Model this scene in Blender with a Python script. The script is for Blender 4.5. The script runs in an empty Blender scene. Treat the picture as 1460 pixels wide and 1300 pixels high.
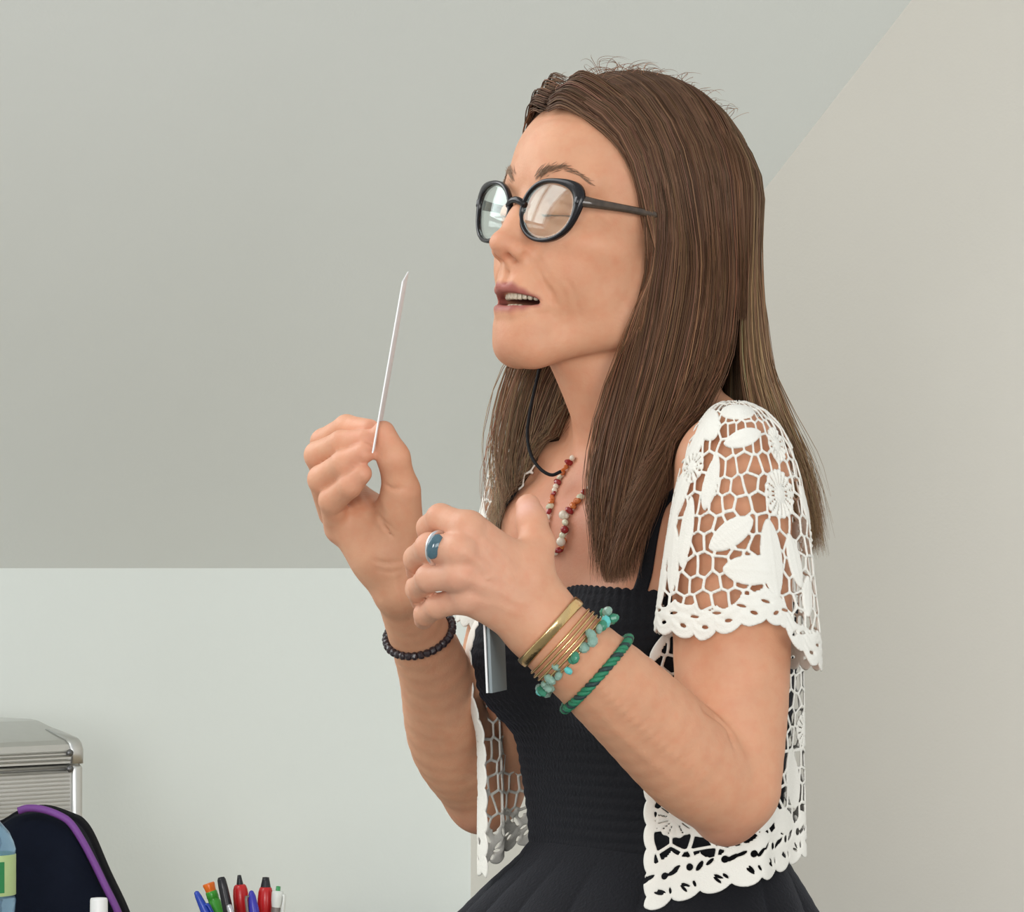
import bpy, math, random
import numpy as np
from mathutils import Vector, Matrix

random.seed(7)
rng = np.random.default_rng(7)
scene = bpy.context.scene
col = scene.collection

# ---------------------------------------------------------------- camera
FPX = 4900.0                      # focal length in pixels of the 1460 wide frame
CAM_Z = 1.30
cam_d = bpy.data.cameras.new('camera')
cam_d.sensor_width = 36.0
cam_d.sensor_fit = 'HORIZONTAL'
cam_d.lens = 36.0 * FPX / 1460.0
cam_d.shift_y = 160.0 / 1460.0    # eye level lies at row 810
cam_d.clip_start = 0.05
cam = bpy.data.objects.new('camera', cam_d)
cam.location = (0, 0, CAM_Z)
cam.rotation_euler = (math.pi / 2, 0, 0)
col.objects.link(cam)
scene.camera = cam

# ---------------------------------------------------------------- world, lights, exposure
world = bpy.data.worlds.new('sky')
scene.world = world
world.use_nodes = True
bg = world.node_tree.nodes['Background']
bg.inputs['Color'].default_value = (0.93, 0.97, 1.0, 1)
bg.inputs['Strength'].default_value = 0.67

def area_light(name, loc, target, sx, sy, power, color):
    l = bpy.data.lights.new(name, 'AREA')
    l.shape = 'RECTANGLE'; l.size = sx; l.size_y = sy
    l.energy = power; l.color = color
    o = bpy.data.objects.new(name, l)
    o.location = loc
    d = Vector(target) - Vector(loc)
    o.rotation_euler = d.to_track_quat('-Z', 'Y').to_euler()
    col.objects.link(o)
    return o

scene.view_settings.view_transform = 'Standard'
scene.view_settings.look = 'None'
scene.view_settings.gamma = 1.0
scene.view_settings.use_curve_mapping = False
scene.view_settings.exposure = 0.0
scene.cycles.use_denoising = True

# daylight of window_1 and window_3; wide rear light added to brighten the walls
area_light('daylight_roof_window', (-1.38, 2.71, 2.26), (-0.907, 2.237, 1.517), 1.6, 1.2, 27, (0.97, 0.99, 1.0))
area_light('rear_fill_light', (4.0, -5.6, 1.15), (-0.3, 4.3, 1.6), 5.0, 2.0, 260, (1.0, 0.995, 0.98))
area_light('daylight_entry_window', (-0.95, -4.4, 1.65), (-0.1, 4.3, 1.55), 1.5, 1.5, 142, (1.0, 0.995, 0.98))

# ---------------------------------------------------------------- helpers
def new_mat(name, rough=0.5, base=(0.8, 0.8, 0.8), spec=0.5, metal=0.0):
    m = bpy.data.materials.new(name)
    m.use_nodes = True
    b = m.node_tree.nodes['Principled BSDF']
    b.inputs['Base Color'].default_value = (*base, 1)
    b.inputs['Roughness'].default_value = rough
    b.inputs['Metallic'].default_value = metal
    b.inputs['Specular IOR Level'].default_value = spec
    return m

def node(m, t, **kw):
    n = m.node_tree.nodes.new(t)
    for k, v in kw.items():
        setattr(n, k, v)
    return n

def link(m, a, b):
    m.node_tree.links.new(a, b)

def pbsdf(m):
    return m.node_tree.nodes['Principled BSDF']

def noisy(m, c1, c2, scale=20.0, bump=0.0, bscale=None, detail=4.0, dist=0.001):
    """base colour between c1 and c2 by noise, plus a fine bump"""
    tc = node(m, 'ShaderNodeTexCoord')
    n = node(m, 'ShaderNodeTexNoise')
    n.inputs['Scale'].default_value = scale
    n.inputs['Detail'].default_value = detail
    link(m, tc.outputs['Object'], n.inputs['Vector'])
    r = node(m, 'ShaderNodeMix', data_type='RGBA')
    r.inputs['A'].default_value = (*c1, 1)
    r.inputs['B'].default_value = (*c2, 1)
    link(m, n.outputs['Fac'], r.inputs['Factor'])
    link(m, r.outputs['Result'], pbsdf(m).inputs['Base Color'])
    if bump:
        n2 = node(m, 'ShaderNodeTexNoise')
        n2.inputs['Scale'].default_value = bscale or scale * 8
        n2.inputs['Detail'].default_value = 3
        link(m, tc.outputs['Object'], n2.inputs['Vector'])
        b = node(m, 'ShaderNodeBump')
        b.inputs['Strength'].default_value = bump
        b.inputs['Distance'].default_value = dist
        link(m, n2.outputs['Fac'], b.inputs['Height'])
        link(m, b.outputs['Normal'], pbsdf(m).inputs['Normal'])
    return m

WLOC = {}
def mk(name, verts, faces, mat, parent=None, smooth=True, colors=None, origin=None):
    """one mesh object from world coordinates (metres); faces: list of integer arrays (M,k)"""
    verts = np.asarray(verts, dtype=np.float64).reshape(-1, 3)
    if isinstance(faces, np.ndarray):
        faces = [faces]
    faces = [np.asarray(f, dtype=np.int32) for f in faces if len(f)]
    lo, hi = verts.min(0), verts.max(0)
    c = np.array([(lo[0] + hi[0]) / 2, (lo[1] + hi[1]) / 2, lo[2]]) if origin is None else np.asarray(origin, dtype=float)
    me = bpy.data.meshes.new(name)
    me.vertices.add(len(verts))
    me.vertices.foreach_set('co', (verts - c).astype(np.float32).ravel())
    loops = np.concatenate([f.ravel() for f in faces])
    tot = np.concatenate([np.full(len(f), f.shape[1], dtype=np.int32) for f in faces])
    start = np.concatenate([[0], np.cumsum(tot)[:-1]]).astype(np.int32)
    me.loops.add(len(loops))
    me.loops.foreach_set('vertex_index', loops.astype(np.int32))
    me.polygons.add(len(tot))
    me.polygons.foreach_set('loop_start', start)
    me.polygons.foreach_set('loop_total', tot)
    me.polygons.foreach_set('use_smooth', np.full(len(tot), bool(smooth), dtype=bool))
    me.update(calc_edges=True)
    if colors is not None:
        a = me.color_attributes.new('col', 'FLOAT_COLOR', 'POINT')
        cc = np.ones((len(verts), 4), dtype=np.float32)
        cc[:, :3] = colors
        a.data.foreach_set('color', cc.ravel())
    if mat is not None:
        me.materials.append(mat)
    o = bpy.data.objects.new(name, me)
    col.objects.link(o)
    if parent is not None:
        o.parent = parent
        o.location = Vector(c) - WLOC[parent.name]
    else:
        o.location = c
    WLOC[o.name] = Vector(c)
    return o

def empty(name, loc):
    o = bpy.data.objects.new(name, None)
    o.empty_display_size = 0.05
    o.location = loc
    col.objects.link(o)
    WLOC[o.name] = Vector(loc)
    return o

def tag(o, label, category=None, group=None, kind=None):
    if label: o['label'] = label
    if category: o['category'] = category
    if group: o['group'] = group
    if kind: o['kind'] = kind
    return o

def catmull(pts, n):
    """n samples of a Catmull-Rom curve through pts (K,D)"""
    pts = np.asarray(pts, dtype=float)
    K = len(pts)
    ext = np.vstack([2 * pts[0] - pts[1], pts, 2 * pts[-1] - pts[-2]])
    t = np.linspace(0, K - 1, n)
    i = np.minimum(t.astype(int), K - 2)
    f = (t - i)[:, None]
    p0, p1, p2, p3 = ext[i], ext[i + 1], ext[i + 2], ext[i + 3]
    return 0.5 * (2 * p1 + (p2 - p0) * f + (2 * p0 - 5 * p1 + 4 * p2 - p3) * f ** 2 + (3 * p1 - p0 - 3 * p2 + p3) * f ** 3)

def frames(pts, up=None):
    pts = np.asarray(pts, dtype=float)
    t = np.gradient(pts, axis=0)
    t /= np.linalg.norm(t, axis=1, keepdims=True) + 1e-12
    ref = np.array([0.31, 0.2, 0.93]) if up is None else np.asarray(up, float)
    a = np.empty_like(t)
    prev = ref
    for i in range(len(t)):
        v = prev - t[i] * np.dot(prev, t[i])
        v /= np.linalg.norm(v) + 1e-12
        a[i] = v
        prev = v if up is None else ref
    return t, a, np.cross(t, a)

def tube(pts, r, seg=8, closed=False, up=None, rb=None, cap=True):
    """tube along pts, radius r (scalar or array), rb = second radius for a flat section"""
    pts = np.asarray(pts, dtype=float)
    n = len(pts)
    if closed:
        p3 = np.vstack([pts[-1:], pts, pts[:1]])
        t, a, b = frames(p3, up); t, a, b = t[1:-1], a[1:-1], b[1:-1]
        if up is None:
            pass
    else:
        t, a, b = frames(pts, up)
    r = np.broadcast_to(np.asarray(r, float), (n,))
    rb = r if rb is None else np.broadcast_to(np.asarray(rb, float), (n,))
    th = np.linspace(0, 2 * np.pi, seg, endpoint=False)
    v = pts[:, None, :] + a[:, None, :] * (np.cos(th)[None, :, None] * r[:, None, None]) + b[:, None, :] * (np.sin(th)[None, :, None] * rb[:, None, None])
    v = v.reshape(-1, 3)
    m = n if closed else n - 1
    i = np.arange(m)[:, None] * seg
    i2 = ((np.arange(m) + 1) % n)[:, None] * seg
    j = np.arange(seg)[None, :]; j2 = (j + 1) % seg
    q = np.stack([i + j, i + j2, i2 + j2, i2 + j], -1).reshape(-1, 4)
    f = [q]
    if cap and not closed:
        c0, c1 = len(v), len(v) + 1
        v = np.vstack([v, pts[0], pts[-1]])
        jj = np.arange(seg); jn = (jj + 1) % seg
        f.append(np.vstack([np.stack([np.full(seg, c0), jn, jj], -1),
                            np.stack([np.full(seg, c1), (n - 1) * seg + jj, (n - 1) * seg + jn], -1)]))
    return v, f

def join(parts):
    V, F = [], []
    off = 0
    for v, f in parts:
        if isinstance(f, np.ndarray): f = [f]
        V.append(v)
        F += [np.asarray(x) + off for x in f if len(x)]
        off += len(v)
    return np.vstack(V), F

def box(c, s, R=None, bevel=0.0):
    """box, optionally with a chamfer (as 24-vertex shape), rotated by 3x3 R about c"""
    c = np.asarray(c, float); h = np.asarray(s, float) / 2
    if bevel <= 0:
        v = np.array([[x, y, z] for z in (-1, 1) for y in (-1, 1) for x in (-1, 1)], float) * h
        f = np.array([[0, 2, 3, 1], [4, 5, 7, 6], [0, 1, 5, 4], [2, 6, 7, 3], [0, 4, 6, 2], [1, 3, 7, 5]])
        fs = [f]
    else:
        b = min(bevel, *(h * 0.98))
        import bmesh
        bm = bmesh.new()
        bmesh.ops.create_cube(bm, size=1.0)
        for vv in bm.verts:
            vv.co = Vector((vv.co.x * 2 * h[0], vv.co.y * 2 * h[1], vv.co.z * 2 * h[2]))
        bmesh.ops.bevel(bm, geom=bm.edges[:], offset=b, segments=3, profile=0.5, affect='EDGES')
        bm.verts.index_update()
        v = np.array([vv.co[:] for vv in bm.verts])
        d = {}
        for fc in bm.faces:
            d.setdefault(len(fc.verts), []).append([q.index for q in fc.verts])
        fs = [np.array(x) for x in d.values()]
        bm.free()
    if R is not None:
        v = v @ np.asarray(R, float).T
    return v + c, fs

def lathe(prof, c, seg=24, axis=(0, 0, 1)):
    """surface of revolution of (r,h) pairs about axis at c"""
    ax = np.asarray(axis, float); ax /= np.linalg.norm(ax)
    p = np.asarray(prof, float)
    ref = np.array([1.0, 0, 0]) if abs(ax[0]) < 0.8 else np.array([0, 1.0, 0])
    u = ref - ax * ref.dot(ax); u /= np.linalg.norm(u); w = np.cross(ax, u)
    th = np.linspace(0, 2 * np.pi, seg, endpoint=False)
    v = (np.asarray(c)[None, None] + ax * p[:, 1][:, None, None]
         + (u * np.cos(th)[:, None] + w * np.sin(th)[:, None])[None] * p[:, 0][:, None, None]).reshape(-1, 3)
    n = len(p)
    i = np.arange(n - 1)[:, None] * seg; j = np.arange(seg)[None]; j2 = (j + 1) % seg
    q = np.stack([i + j, i + j2, i + seg + j2, i + seg + j], -1).reshape(-1, 4)
    return v, [q]

def pix(px, py, d):
    """world point seen at pixel (px,py) of the 1460x1300 frame at distance d (m) along the view axis"""
    return np.array([(px - 730.0) * d / FPX, d, CAM_Z - (py - 810.0) * d / FPX])
# ---------------------------------------------------------------- the room: knee wall, slope and gable wall meeting in a corner
CX, CY = -0.060, 5.0                      # the corner
A = math.radians(45)
kd = np.array([-math.cos(A), -math.sin(A), 0.0])    # along the knee wall, away from the corner
gd = np.array([math.cos(A), -math.sin(A), 0.0])     # along the gable wall
C0 = np.array([CX, CY, 0.0])
UP = np.array([0, 0, 1.0])
SL = math.radians(42)
KH = CAM_Z                                # knee wall height
ins = gd                                  # inward normal of the knee wall
sd = ins * math.cos(SL) + UP * math.sin(SL)         # up the slope
kn = -kd                                  # inward normal of gable wall is kd

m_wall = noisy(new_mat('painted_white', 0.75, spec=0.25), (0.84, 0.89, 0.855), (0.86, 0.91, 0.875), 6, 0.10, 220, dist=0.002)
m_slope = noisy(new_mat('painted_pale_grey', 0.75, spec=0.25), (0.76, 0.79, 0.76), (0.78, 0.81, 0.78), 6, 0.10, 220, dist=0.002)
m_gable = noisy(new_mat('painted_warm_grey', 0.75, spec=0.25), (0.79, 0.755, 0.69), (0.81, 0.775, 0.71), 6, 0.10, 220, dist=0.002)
m_floor = noisy(new_mat('grey_floor', 0.45, spec=0.4), (0.24, 0.235, 0.225), (0.29, 0.285, 0.27), 30, 0.1, 200)
m_white = noisy(new_mat('white_lacquer', 0.35), (0.85, 0.85, 0.84), (0.88, 0.88, 0.87), 30)

def slab(name, a, u, v, w, lu, lv, t, mat):
    """a slab with its inner face at corner a spanned by u*lu, v*lv and thickness t along -w"""
    a, u, v, w = (np.asarray(x, float) for x in (a, u, v, w))
    p = [a, a + u * lu, a + u * lu + v * lv, a + v * lv]
    q = [x - w * t for x in p]
    V = np.array(p + q)
    F = np.array([[0, 1, 2, 3], [7, 6, 5, 4], [0, 4, 5, 1], [1, 5, 6, 2], [2, 6, 7, 3], [3, 7, 4, 0]])
    return mk(name, V, F, mat, smooth=False)

KL, GL, SLEN = 6.2, 3.6, 2.45
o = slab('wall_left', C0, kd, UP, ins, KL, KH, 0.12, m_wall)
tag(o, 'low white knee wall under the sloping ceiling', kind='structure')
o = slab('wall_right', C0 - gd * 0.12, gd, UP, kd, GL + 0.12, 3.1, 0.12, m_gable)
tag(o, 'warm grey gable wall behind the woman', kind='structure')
# the slope, with the opening of the roof window left out of it
W0, W1, H0, H1 = 1.75, 3.35, 0.55, 1.75            # opening: along the wall, up the slope
K0 = C0 + UP * KH
sn = np.cross(kd, sd); sn = sn if sn.dot(ins) > 0 else -sn     # inward normal
def slope_strips():
    P = []
    for (a0, a1, b0, b1) in ((0, W0, 0, SLEN), (W1, KL, 0, SLEN), (W0, W1, 0, H0), (W0, W1, H1, SLEN)):
        a = K0 + kd * a0 + sd * b0
        u, v = kd * (a1 - a0), sd * (b1 - b0)
        p = [a, a + u, a + u + v, a + v]
        V = np.array(p + [x - sn * 0.15 for x in p])
        P.append((V, np.array([[0, 1, 2, 3], [7, 6, 5, 4], [0, 4, 5, 1], [1, 5, 6, 2], [2, 6, 7, 3], [3, 7, 4, 0]])))
    return join(P)
V, F = slope_strips()
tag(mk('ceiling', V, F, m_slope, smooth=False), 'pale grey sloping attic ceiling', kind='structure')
o = slab('floor', C0 - gd * 0.3 - kd * 0.3, kd, gd, UP, KL + 0.6, 6.5, 0.1, m_floor)
tag(o, 'grey floor below the frame', kind='structure')
# roof window in the slope, left of the frame
wroot = empty('window_1', K0 + kd * (W0 + W1) / 2 + sd * (H0 + H1) / 2)
tag(wroot, 'roof window in the slope out of frame', kind='structure')
fr = []
for (a0, a1, b0, b1) in ((W0, W1, H0, H0 + 0.07), (W0, W1, H1 - 0.07, H1), (W0, W0 + 0.07, H0, H1), (W1 - 0.07, W1, H0, H1), ((W0 + W1) / 2 - 0.025, (W0 + W1) / 2 + 0.025, H0, H1)):
    a = K0 + kd * (a0 + a1) / 2 + sd * (b0 + b1) / 2 - sn * 0.06
    R = np.stack([kd, sd, sn], 1)
    fr.append(box(a, (a1 - a0, b1 - b0, 0.08), R, 0.006))
V, F = join(fr); mk('window_frame', V, F, m_white, wroot, smooth=False)
# frame added round the unseen fill light, and a small window behind the viewer
for nm, lb, cc_, ta_, wd_, ht_, mul in (('fill_light_frame', 'wide frame added round the unseen fill light behind the viewer', (4.0, -5.6, 1.15), (-0.3, 4.3, 1.6), 5.0, 2.0, (-2.55, -0.85, 0.85, 2.55)),
                                        ('window_3', 'small window behind the viewer', (-0.95, -4.4, 1.65), (-0.1, 4.3, 1.55), 1.5, 1.5, (-0.8, 0.8))):
    _c = np.array(cc_); _n = np.array(ta_) - _c; _n = _n / np.linalg.norm(_n)
    _r = np.cross(_n, UP); _r /= np.linalg.norm(_r); _u = np.cross(_r, _n)
    _R = np.stack([_r, _u, _n], 1)
    w2 = empty(nm, _c - UP * ht_ * 0.55); tag(w2, lb, kind='structure')
    fr = [box(_c + _u * q + _n * 0.05, (wd_ + 0.2, 0.1, 0.08), _R) for q in (-ht_ / 2 - 0.05, ht_ / 2 + 0.05)] + [box(_c + _r * q + _n * 0.05, (0.1, ht_ + 0.1, 0.08), _R) for q in mul]
    V, F = join(fr); mk('window_frame', V, F, m_white, w2, smooth=False)
# ---------------------------------------------------------------- distance-field modelling
# person space: millimetres, x right, y away from the viewer, z up; its zero is the eye-level point 2.5 m away
PD = 2500.0
def P(px, py, y=0.0):
    s = (PD + y) / FPX
    return np.array([(px - 730.0) * s, y, (810.0 - py) * s])
def to_world(v):
    return np.asarray(v, float) * 0.001 + np.array([0, PD * 0.001, CAM_Z])
def unit(v):
    v = np.asarray(v, float); return v / np.linalg.norm(v)

def smin(a, b, k):
    h = np.clip(0.5 + 0.5 * (b - a) / k, 0, 1)
    return b + (a - b) * h - k * h * (1 - h)
def smax(a, b, k):
    return -smin(-a, -b, k)
def ell(p, c, r, R=None):
    q = p - np.asarray(c, np.float32)
    if R is not None: q = q @ np.asarray(R, np.float32)      # columns of R are the axes
    r = np.asarray(r, np.float32)
    k0 = np.sqrt(((q / r) ** 2).sum(1)); k1 = np.sqrt(((q / (r * r)) ** 2).sum(1)) + 1e-9
    return k0 * (k0 - 1) / k1
def cap(p, a, b, ra, rb=None):
    rb = ra if rb is None else rb
    a = np.asarray(a, np.float32); ba = np.asarray(b, np.float32) - a
    q = p - a
    t = np.clip(q @ ba / (ba @ ba + 1e-9), 0, 1)
    return np.sqrt(((q - t[:, None] * ba) ** 2).sum(1)) - (ra + (rb - ra) * t)
def chain(p, pts, rs, k=3.0):
    d = None
    for i in range(len(pts) - 1):
        e = cap(p, pts[i], pts[i + 1], rs[i], rs[i + 1])
        d = e if d is None else smin(d, e, k)
    return d
def flat_cap(p, a, b, ra, rb, n, flat):
    """tapered capsule squeezed along n by the factor flat (<1 thinner)"""
    n = np.asarray(n, np.float32); a = np.asarray(a, np.float32); b = np.asarray(b, np.float32)
    ax = (b - a) / np.linalg.norm(b - a); n = n - ax * (n @ ax); n /= np.linalg.norm(n)
    q = p - a
    s = q @ n
    q = q + n * (s * (1 / flat - 1))[:, None]
    t = np.clip(q @ (b - a) / ((b - a) @ (b - a)), 0, 1)
    return (np.sqrt(((q - t[:, None] * (b - a)) ** 2).sum(1)) - (ra + (rb - ra) * t)) * (0.5 + 0.5 * flat)
def culled(fn, p, lo, hi, m=22.0):
    q = np.maximum(np.maximum(np.asarray(lo, np.float32) - p, p - np.asarray(hi, np.float32)), 0)
    d = np.sqrt((q ** 2).sum(1)) + 1.0
    k = d < m
    if k.any(): d[k] = fn(p[k])
    return d

CORN = np.array([[i, j, k] for k in (0, 1) for j in (0, 1) for i in (0, 1)])
def surface(fn, lo, hi, h, levels=4, slack=1.35):
    """sparse surface nets: vertices and quads of fn = 0, cell size h"""
    lo = np.asarray(lo, float)
    H = h * 2 ** levels
    n = np.ceil((np.asarray(hi, float) - lo) / H).astype(int) + 1
    c = np.stack(np.meshgrid(*[np.arange(x) for x in n], indexing='ij'), -1).reshape(-1, 3)
    s = H
    for lv in range(levels + 1):
        d = fn((lo + (c + 0.5) * s).astype(np.float32))
        c = c[np.abs(d) < s * 0.87 * slack + 0.3]
        if lv == levels: break
        c = (c[:, None, :] * 2 + CORN[None]).reshape(-1, 3)
        s *= 0.5
    M = 1 << 20
    def key(x): return (x[..., 0].astype(np.int64) * M + x[..., 1]) * M + x[..., 2]
    cc = (c[:, None, :] + CORN[None]).reshape(-1, 3)
    ck = key(cc)
    uk, first, inv = np.unique(ck, return_index=True, return_inverse=True)
    pts = cc[first]
    val = fn((lo + pts * h).astype(np.float32))
    cv = val[inv].reshape(-1, 8)
    sg = cv < 0
    keep = sg.any(1) & ~sg.all(1)
    c, cv, sg = c[keep], cv[keep], sg[keep]
    E = [(0, 1), (2, 3), (4, 5), (6, 7), (0, 2), (1, 3), (4, 6), (5, 7), (0, 4), (1, 5), (2, 6), (3, 7)]
    acc = np.zeros((len(c), 3)); cnt = np.zeros(len(c))
    for a, b in E:
        m = sg[:, a] != sg[:, b]
        t = cv[m, a] / (cv[m, a] - cv[m, b])
        acc[m] += CORN[a] + (CORN[b] - CORN[a]) * t[:, None]
        cnt[m] += 1
    V = lo + (c + acc / cnt[:, None]) * h
    k = key(c)
    order = np.argsort(k); ks = k[order]
    def find(x):
        kk = key(x)
        i = np.clip(np.searchsorted(ks, kk), 0, len(ks) - 1)
        r = order[i]
        return np.where(ks[i] == kk, r, -1)
    quads = []
    for ax, (e0, e1) in ((0, (0, 1)), (1, (0, 2)), (2, (0, 4))):
        m = sg[:, e0] != sg[:, e1]
        b = c[m]
        o1 = np.zeros(3, int); o1[(ax + 1) % 3] = 1
        o2 = np.zeros(3, int); o2[(ax + 2) % 3] = 1
        q = np.stack([np.nonzero(m)[0], find(b - o1), find(b - o1 - o2), find(b - o2)], -1)
        flip = ~sg[m, e0]
        ok = (q >= 0).all(1)
        q, flip = q[ok], flip[ok]
        q[flip] = q[flip][:, ::-1]
        quads.append(q)
    return V, np.vstack(quads)
def grad(fn, p, e=1.0):
    g = np.empty_like(p, dtype=np.float32)
    p = p.astype(np.float32)
    for i in range(3):
        d = np.zeros(3, np.float32); d[i] = e
        g[:, i] = fn(p + d) - fn(p - d)
    return g / (np.linalg.norm(g, axis=1, keepdims=True) + 1e-9)
# ---------------------------------------------------------------- the woman: frames of head and torso
def frame(yaw, pitch, roll):
    y, p, r = (math.radians(a) for a in (yaw, pitch, roll))
    F = np.array([-math.sin(y), -math.cos(y), 0.0]); L = np.array([math.cos(y), -math.sin(y), 0.0]); U = np.array([0, 0, 1.0])
    F, U = F * math.cos(p) + U * math.sin(p), U * math.cos(p) - F * math.sin(p)
    L, U = L * math.cos(r) - U * math.sin(r), U * math.cos(r) + L * math.sin(r)
    return L, F, U
HL, HF, HU = frame(54, 7, 4)              # head: left, forward, up
HR = np.stack([HL, HF, HU], 1)
HO = P(752, 284, 0) - HF * 88 - HU * 2    # between the ears at eye level
HS = 1.0
def H(x, y, z): return HO + (HL * x + HF * y + HU * z) * HS
TL, TF, TU = frame(55, 0, 0)              # torso
TR = np.stack([TL, TF, TU], 1)
TO = P(905, 648, 60)                      # centre of the neck base
def T(x, y, z): return TO + TL * x + TF * y + TU * z

LIPU = [np.array(a) for a in ((0, 94.2, -63.4), (8, 93.4, -62.8), (16, 89, -65.4), (23, 82, -68.6), (29.5, 72.5, -72))]
LIPL = [np.array(a) for a in ((0, 92.2, -81.0), (8, 91.4, -80.6), (16, 87, -78.8), (23, 80.5, -75.8), (29.5, 72.5, -72.8))]
def head_sdf(p):
    q = ((p - HO.astype(np.float32)) @ HR.astype(np.float32)) / HS
    q0 = q.copy()
    s = q.copy(); s[:, 0] = np.abs(s[:, 0])            # mirrored: both sides at once
    d = ell(s, (0, -8, 22), (70, 92, 84))
    d = smin(d, ell(s, (0, 30, 30), (60, 62, 56)), 18)
    d = smin(d, ell(s, (0, 36, -28), (57, 53, 58)), 16)
    d = smin(d, ell(s, (0, 48, -66), (40, 44.5, 40)), 16)
    d = smin(d, ell(s, (33, 26, -52), (25, 40, 38)), 14)          # flat of the cheek
    d = smin(d, ell(s, (0, 74, -102), (23, 20, 17)), 16)         # chin
    d = smin(d, cap(s, (14, 70, -104), (45, 10, -76), 11, 14), 16)  # jaw line
    d = smin(d, cap(s, (45, 10, -76), (57, -4, -35), 14, 14), 14)
    d = smin(d, ell(s, (43, 53, -27), (19, 25, 14)), 18)          # cheek bone
    d = smin(d, ell(s, (29, 63, -48), (18, 18, 18)), 16)          # cheek
    d = smin(d, cap(s, (16, 79.5, 15), (46, 67, 17), 8, 7), 14)     # brow ridge
    d = smax(d, -ell(s, (31, 101, -5), (17, 21, 11.5)), 10)       # eye socket
    d = smin(d, ell(s, (31, 71.5, -6), (15.5, 13.5, 13)), 4)      # lids
    # nose
    n = cap(s, (0, 82, 4), (0, 101, -30), 6.0, 8.0)
    n = smin(n, ell(s, (0, 88, -22), (13, 13, 22)), 9)
    n = smin(n, ell(s, (0, 105, -33.5), (9.5, 9.0, 8.0)), 6)
    n = smin(n, ell(s, (11.5, 93.5, -37.5), (6.5, 11, 7.5)), 5)
    n = smin(n, cap(s, (0, 103, -40), (0, 92, -46), 4.2, 5.0), 4)
    d = smin(d, n, 8)
    d = smax(d, -ell(s, (6.3, 99.0, -44.0), (3.6, 7.0, 3.8)), 2.5)
    # lips: two swept rolls and an open mouth between them
    d = smin(d, ell(s, (0, 82, -56), (22, 13, 14)), 10)
    d = smin(d, ell(s, (0, 78, -88), (24, 13.5, 12)), 12)
    d = smin(d, chain(s, LIPU, [4.2, 4.4, 4.0, 3.0, 1.6]), 4.5)
    d = smin(d, chain(s, LIPL, [4.6, 4.6, 4.0, 3.0, 1.6]), 4.5)
    d = smax(d, -ell(s, (0, 78, -72.2), (26, 32, 5.2)), 2.0)
    d = smax(d, -cap(s, (0, 96, -54), (0, 97.5, -59), 2.0, 2.2), 4)      # philtrum
    # folds of the cheek on both sides
    fold = [(17, 95, -40), (25.5, 87, -53), (32, 79.5, -65), (35.5, 74, -75)]
    d = smax(d, -chain(s, fold, [0.8, 1.1, 1.0, 0.4]), 5.0)
    # lid slit and the crease of the upper lid
    d = smax(d, -chain(s, [(19, 81, -9.5), (31, 85.2, -10.5), (44, 78, -9.5)], [0.9, 1.0, 0.8]), 1.4)
    d = smax(d, -chain(s, [(18, 82, 0), (31, 84.5, 3.5), (45, 76, -1)], [1, 1.2, 1]), 3)
    # ear
    e = ell(s, (68, -8, -12), (6, 17, 29))
    e = smax(e, -ell(s, (76, -4, -8), (6, 9, 17)), 4)
    d = smin(d, e, 5)
    return d * HS

def interp_rows(rows, z):
    rows = np.asarray(rows, float)
    rows = rows[np.argsort(rows[:, 0])]
    dense = catmull(rows, 200)
    return [np.interp(z, dense[:, 0], dense[:, i]).astype(np.float32) for i in range(1, rows.shape[1])]
#        z    yc   w    yf   yb   n
TROWS = [(-640, -22, 168, 100, 112, 2.2), (-480, -22, 168, 98, 112, 2.2), (-400, -20, 146, 86, 94, 2.2), (-330, -19, 118, 76, 76, 2.2),
         (-285, -18, 110, 74, 72, 2.2), (-230, -14, 116, 76, 78, 2.2), (-160, -8, 127, 80, 88, 2.3), (-90, -4, 132, 76, 90, 2.4),
         (-45, 0, 138, 68, 82, 2.3), (-14, -2, 104, 46, 68, 2.2), (15, -6, 62, 32, 54, 2.1), (50, -8, 42, 26, 44, 2)]
def torso_sdf(p):
    q = (p - TO.astype(np.float32)) @ TR.astype(np.float32)
    z = q[:, 2]
    yc, w, yf, yb, n = interp_rows(TROWS, z)
    X = np.abs(q[:, 0]); Y = q[:, 1] - yc
    b = np.where(Y > 0, yf, yb)
    k = ((X / w) ** n + (np.abs(Y) / b) ** n) ** (1 / n) + 1e-6
    d = np.sqrt(X * X + Y * Y + 1) * (1 - 1 / k) * 0.9
    d = smax(d, z - 45, 12)
    s = q.copy(); s[:, 0] = X
    d = smin(d, cap(s, (34, -22, 28), (112, -12, -2), 30, 28), 26)        # shoulder line
    d = smin(d, cap(s, (16, 30, -20), (112, 8, 4), 9, 9), 20)           # collar bone
    d = smin(d, ell(s, (60, 52, -150), (48, 42, 50)), 22)                # breast
    d = smax(d, -cap(s, (0, 60, -8), (0, 58, 0), 5, 4), 12)            # throat hollow
    return d
def neck_sdf(p):
    a = H(0, -16, -55); b = T(0, -18, 5)
    d = cap(p, a, b, 51, 49)
    d = smin(d, cap(p, H(0, 26, -92), T(0, 2, 8), 26, 28), 26)
    for sgn in (1, -1):
        d = smin(d, cap(p, H(sgn * 50, -12, -55), T(sgn * 13, 28, -16), 11, 8), 12)
    return d

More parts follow.
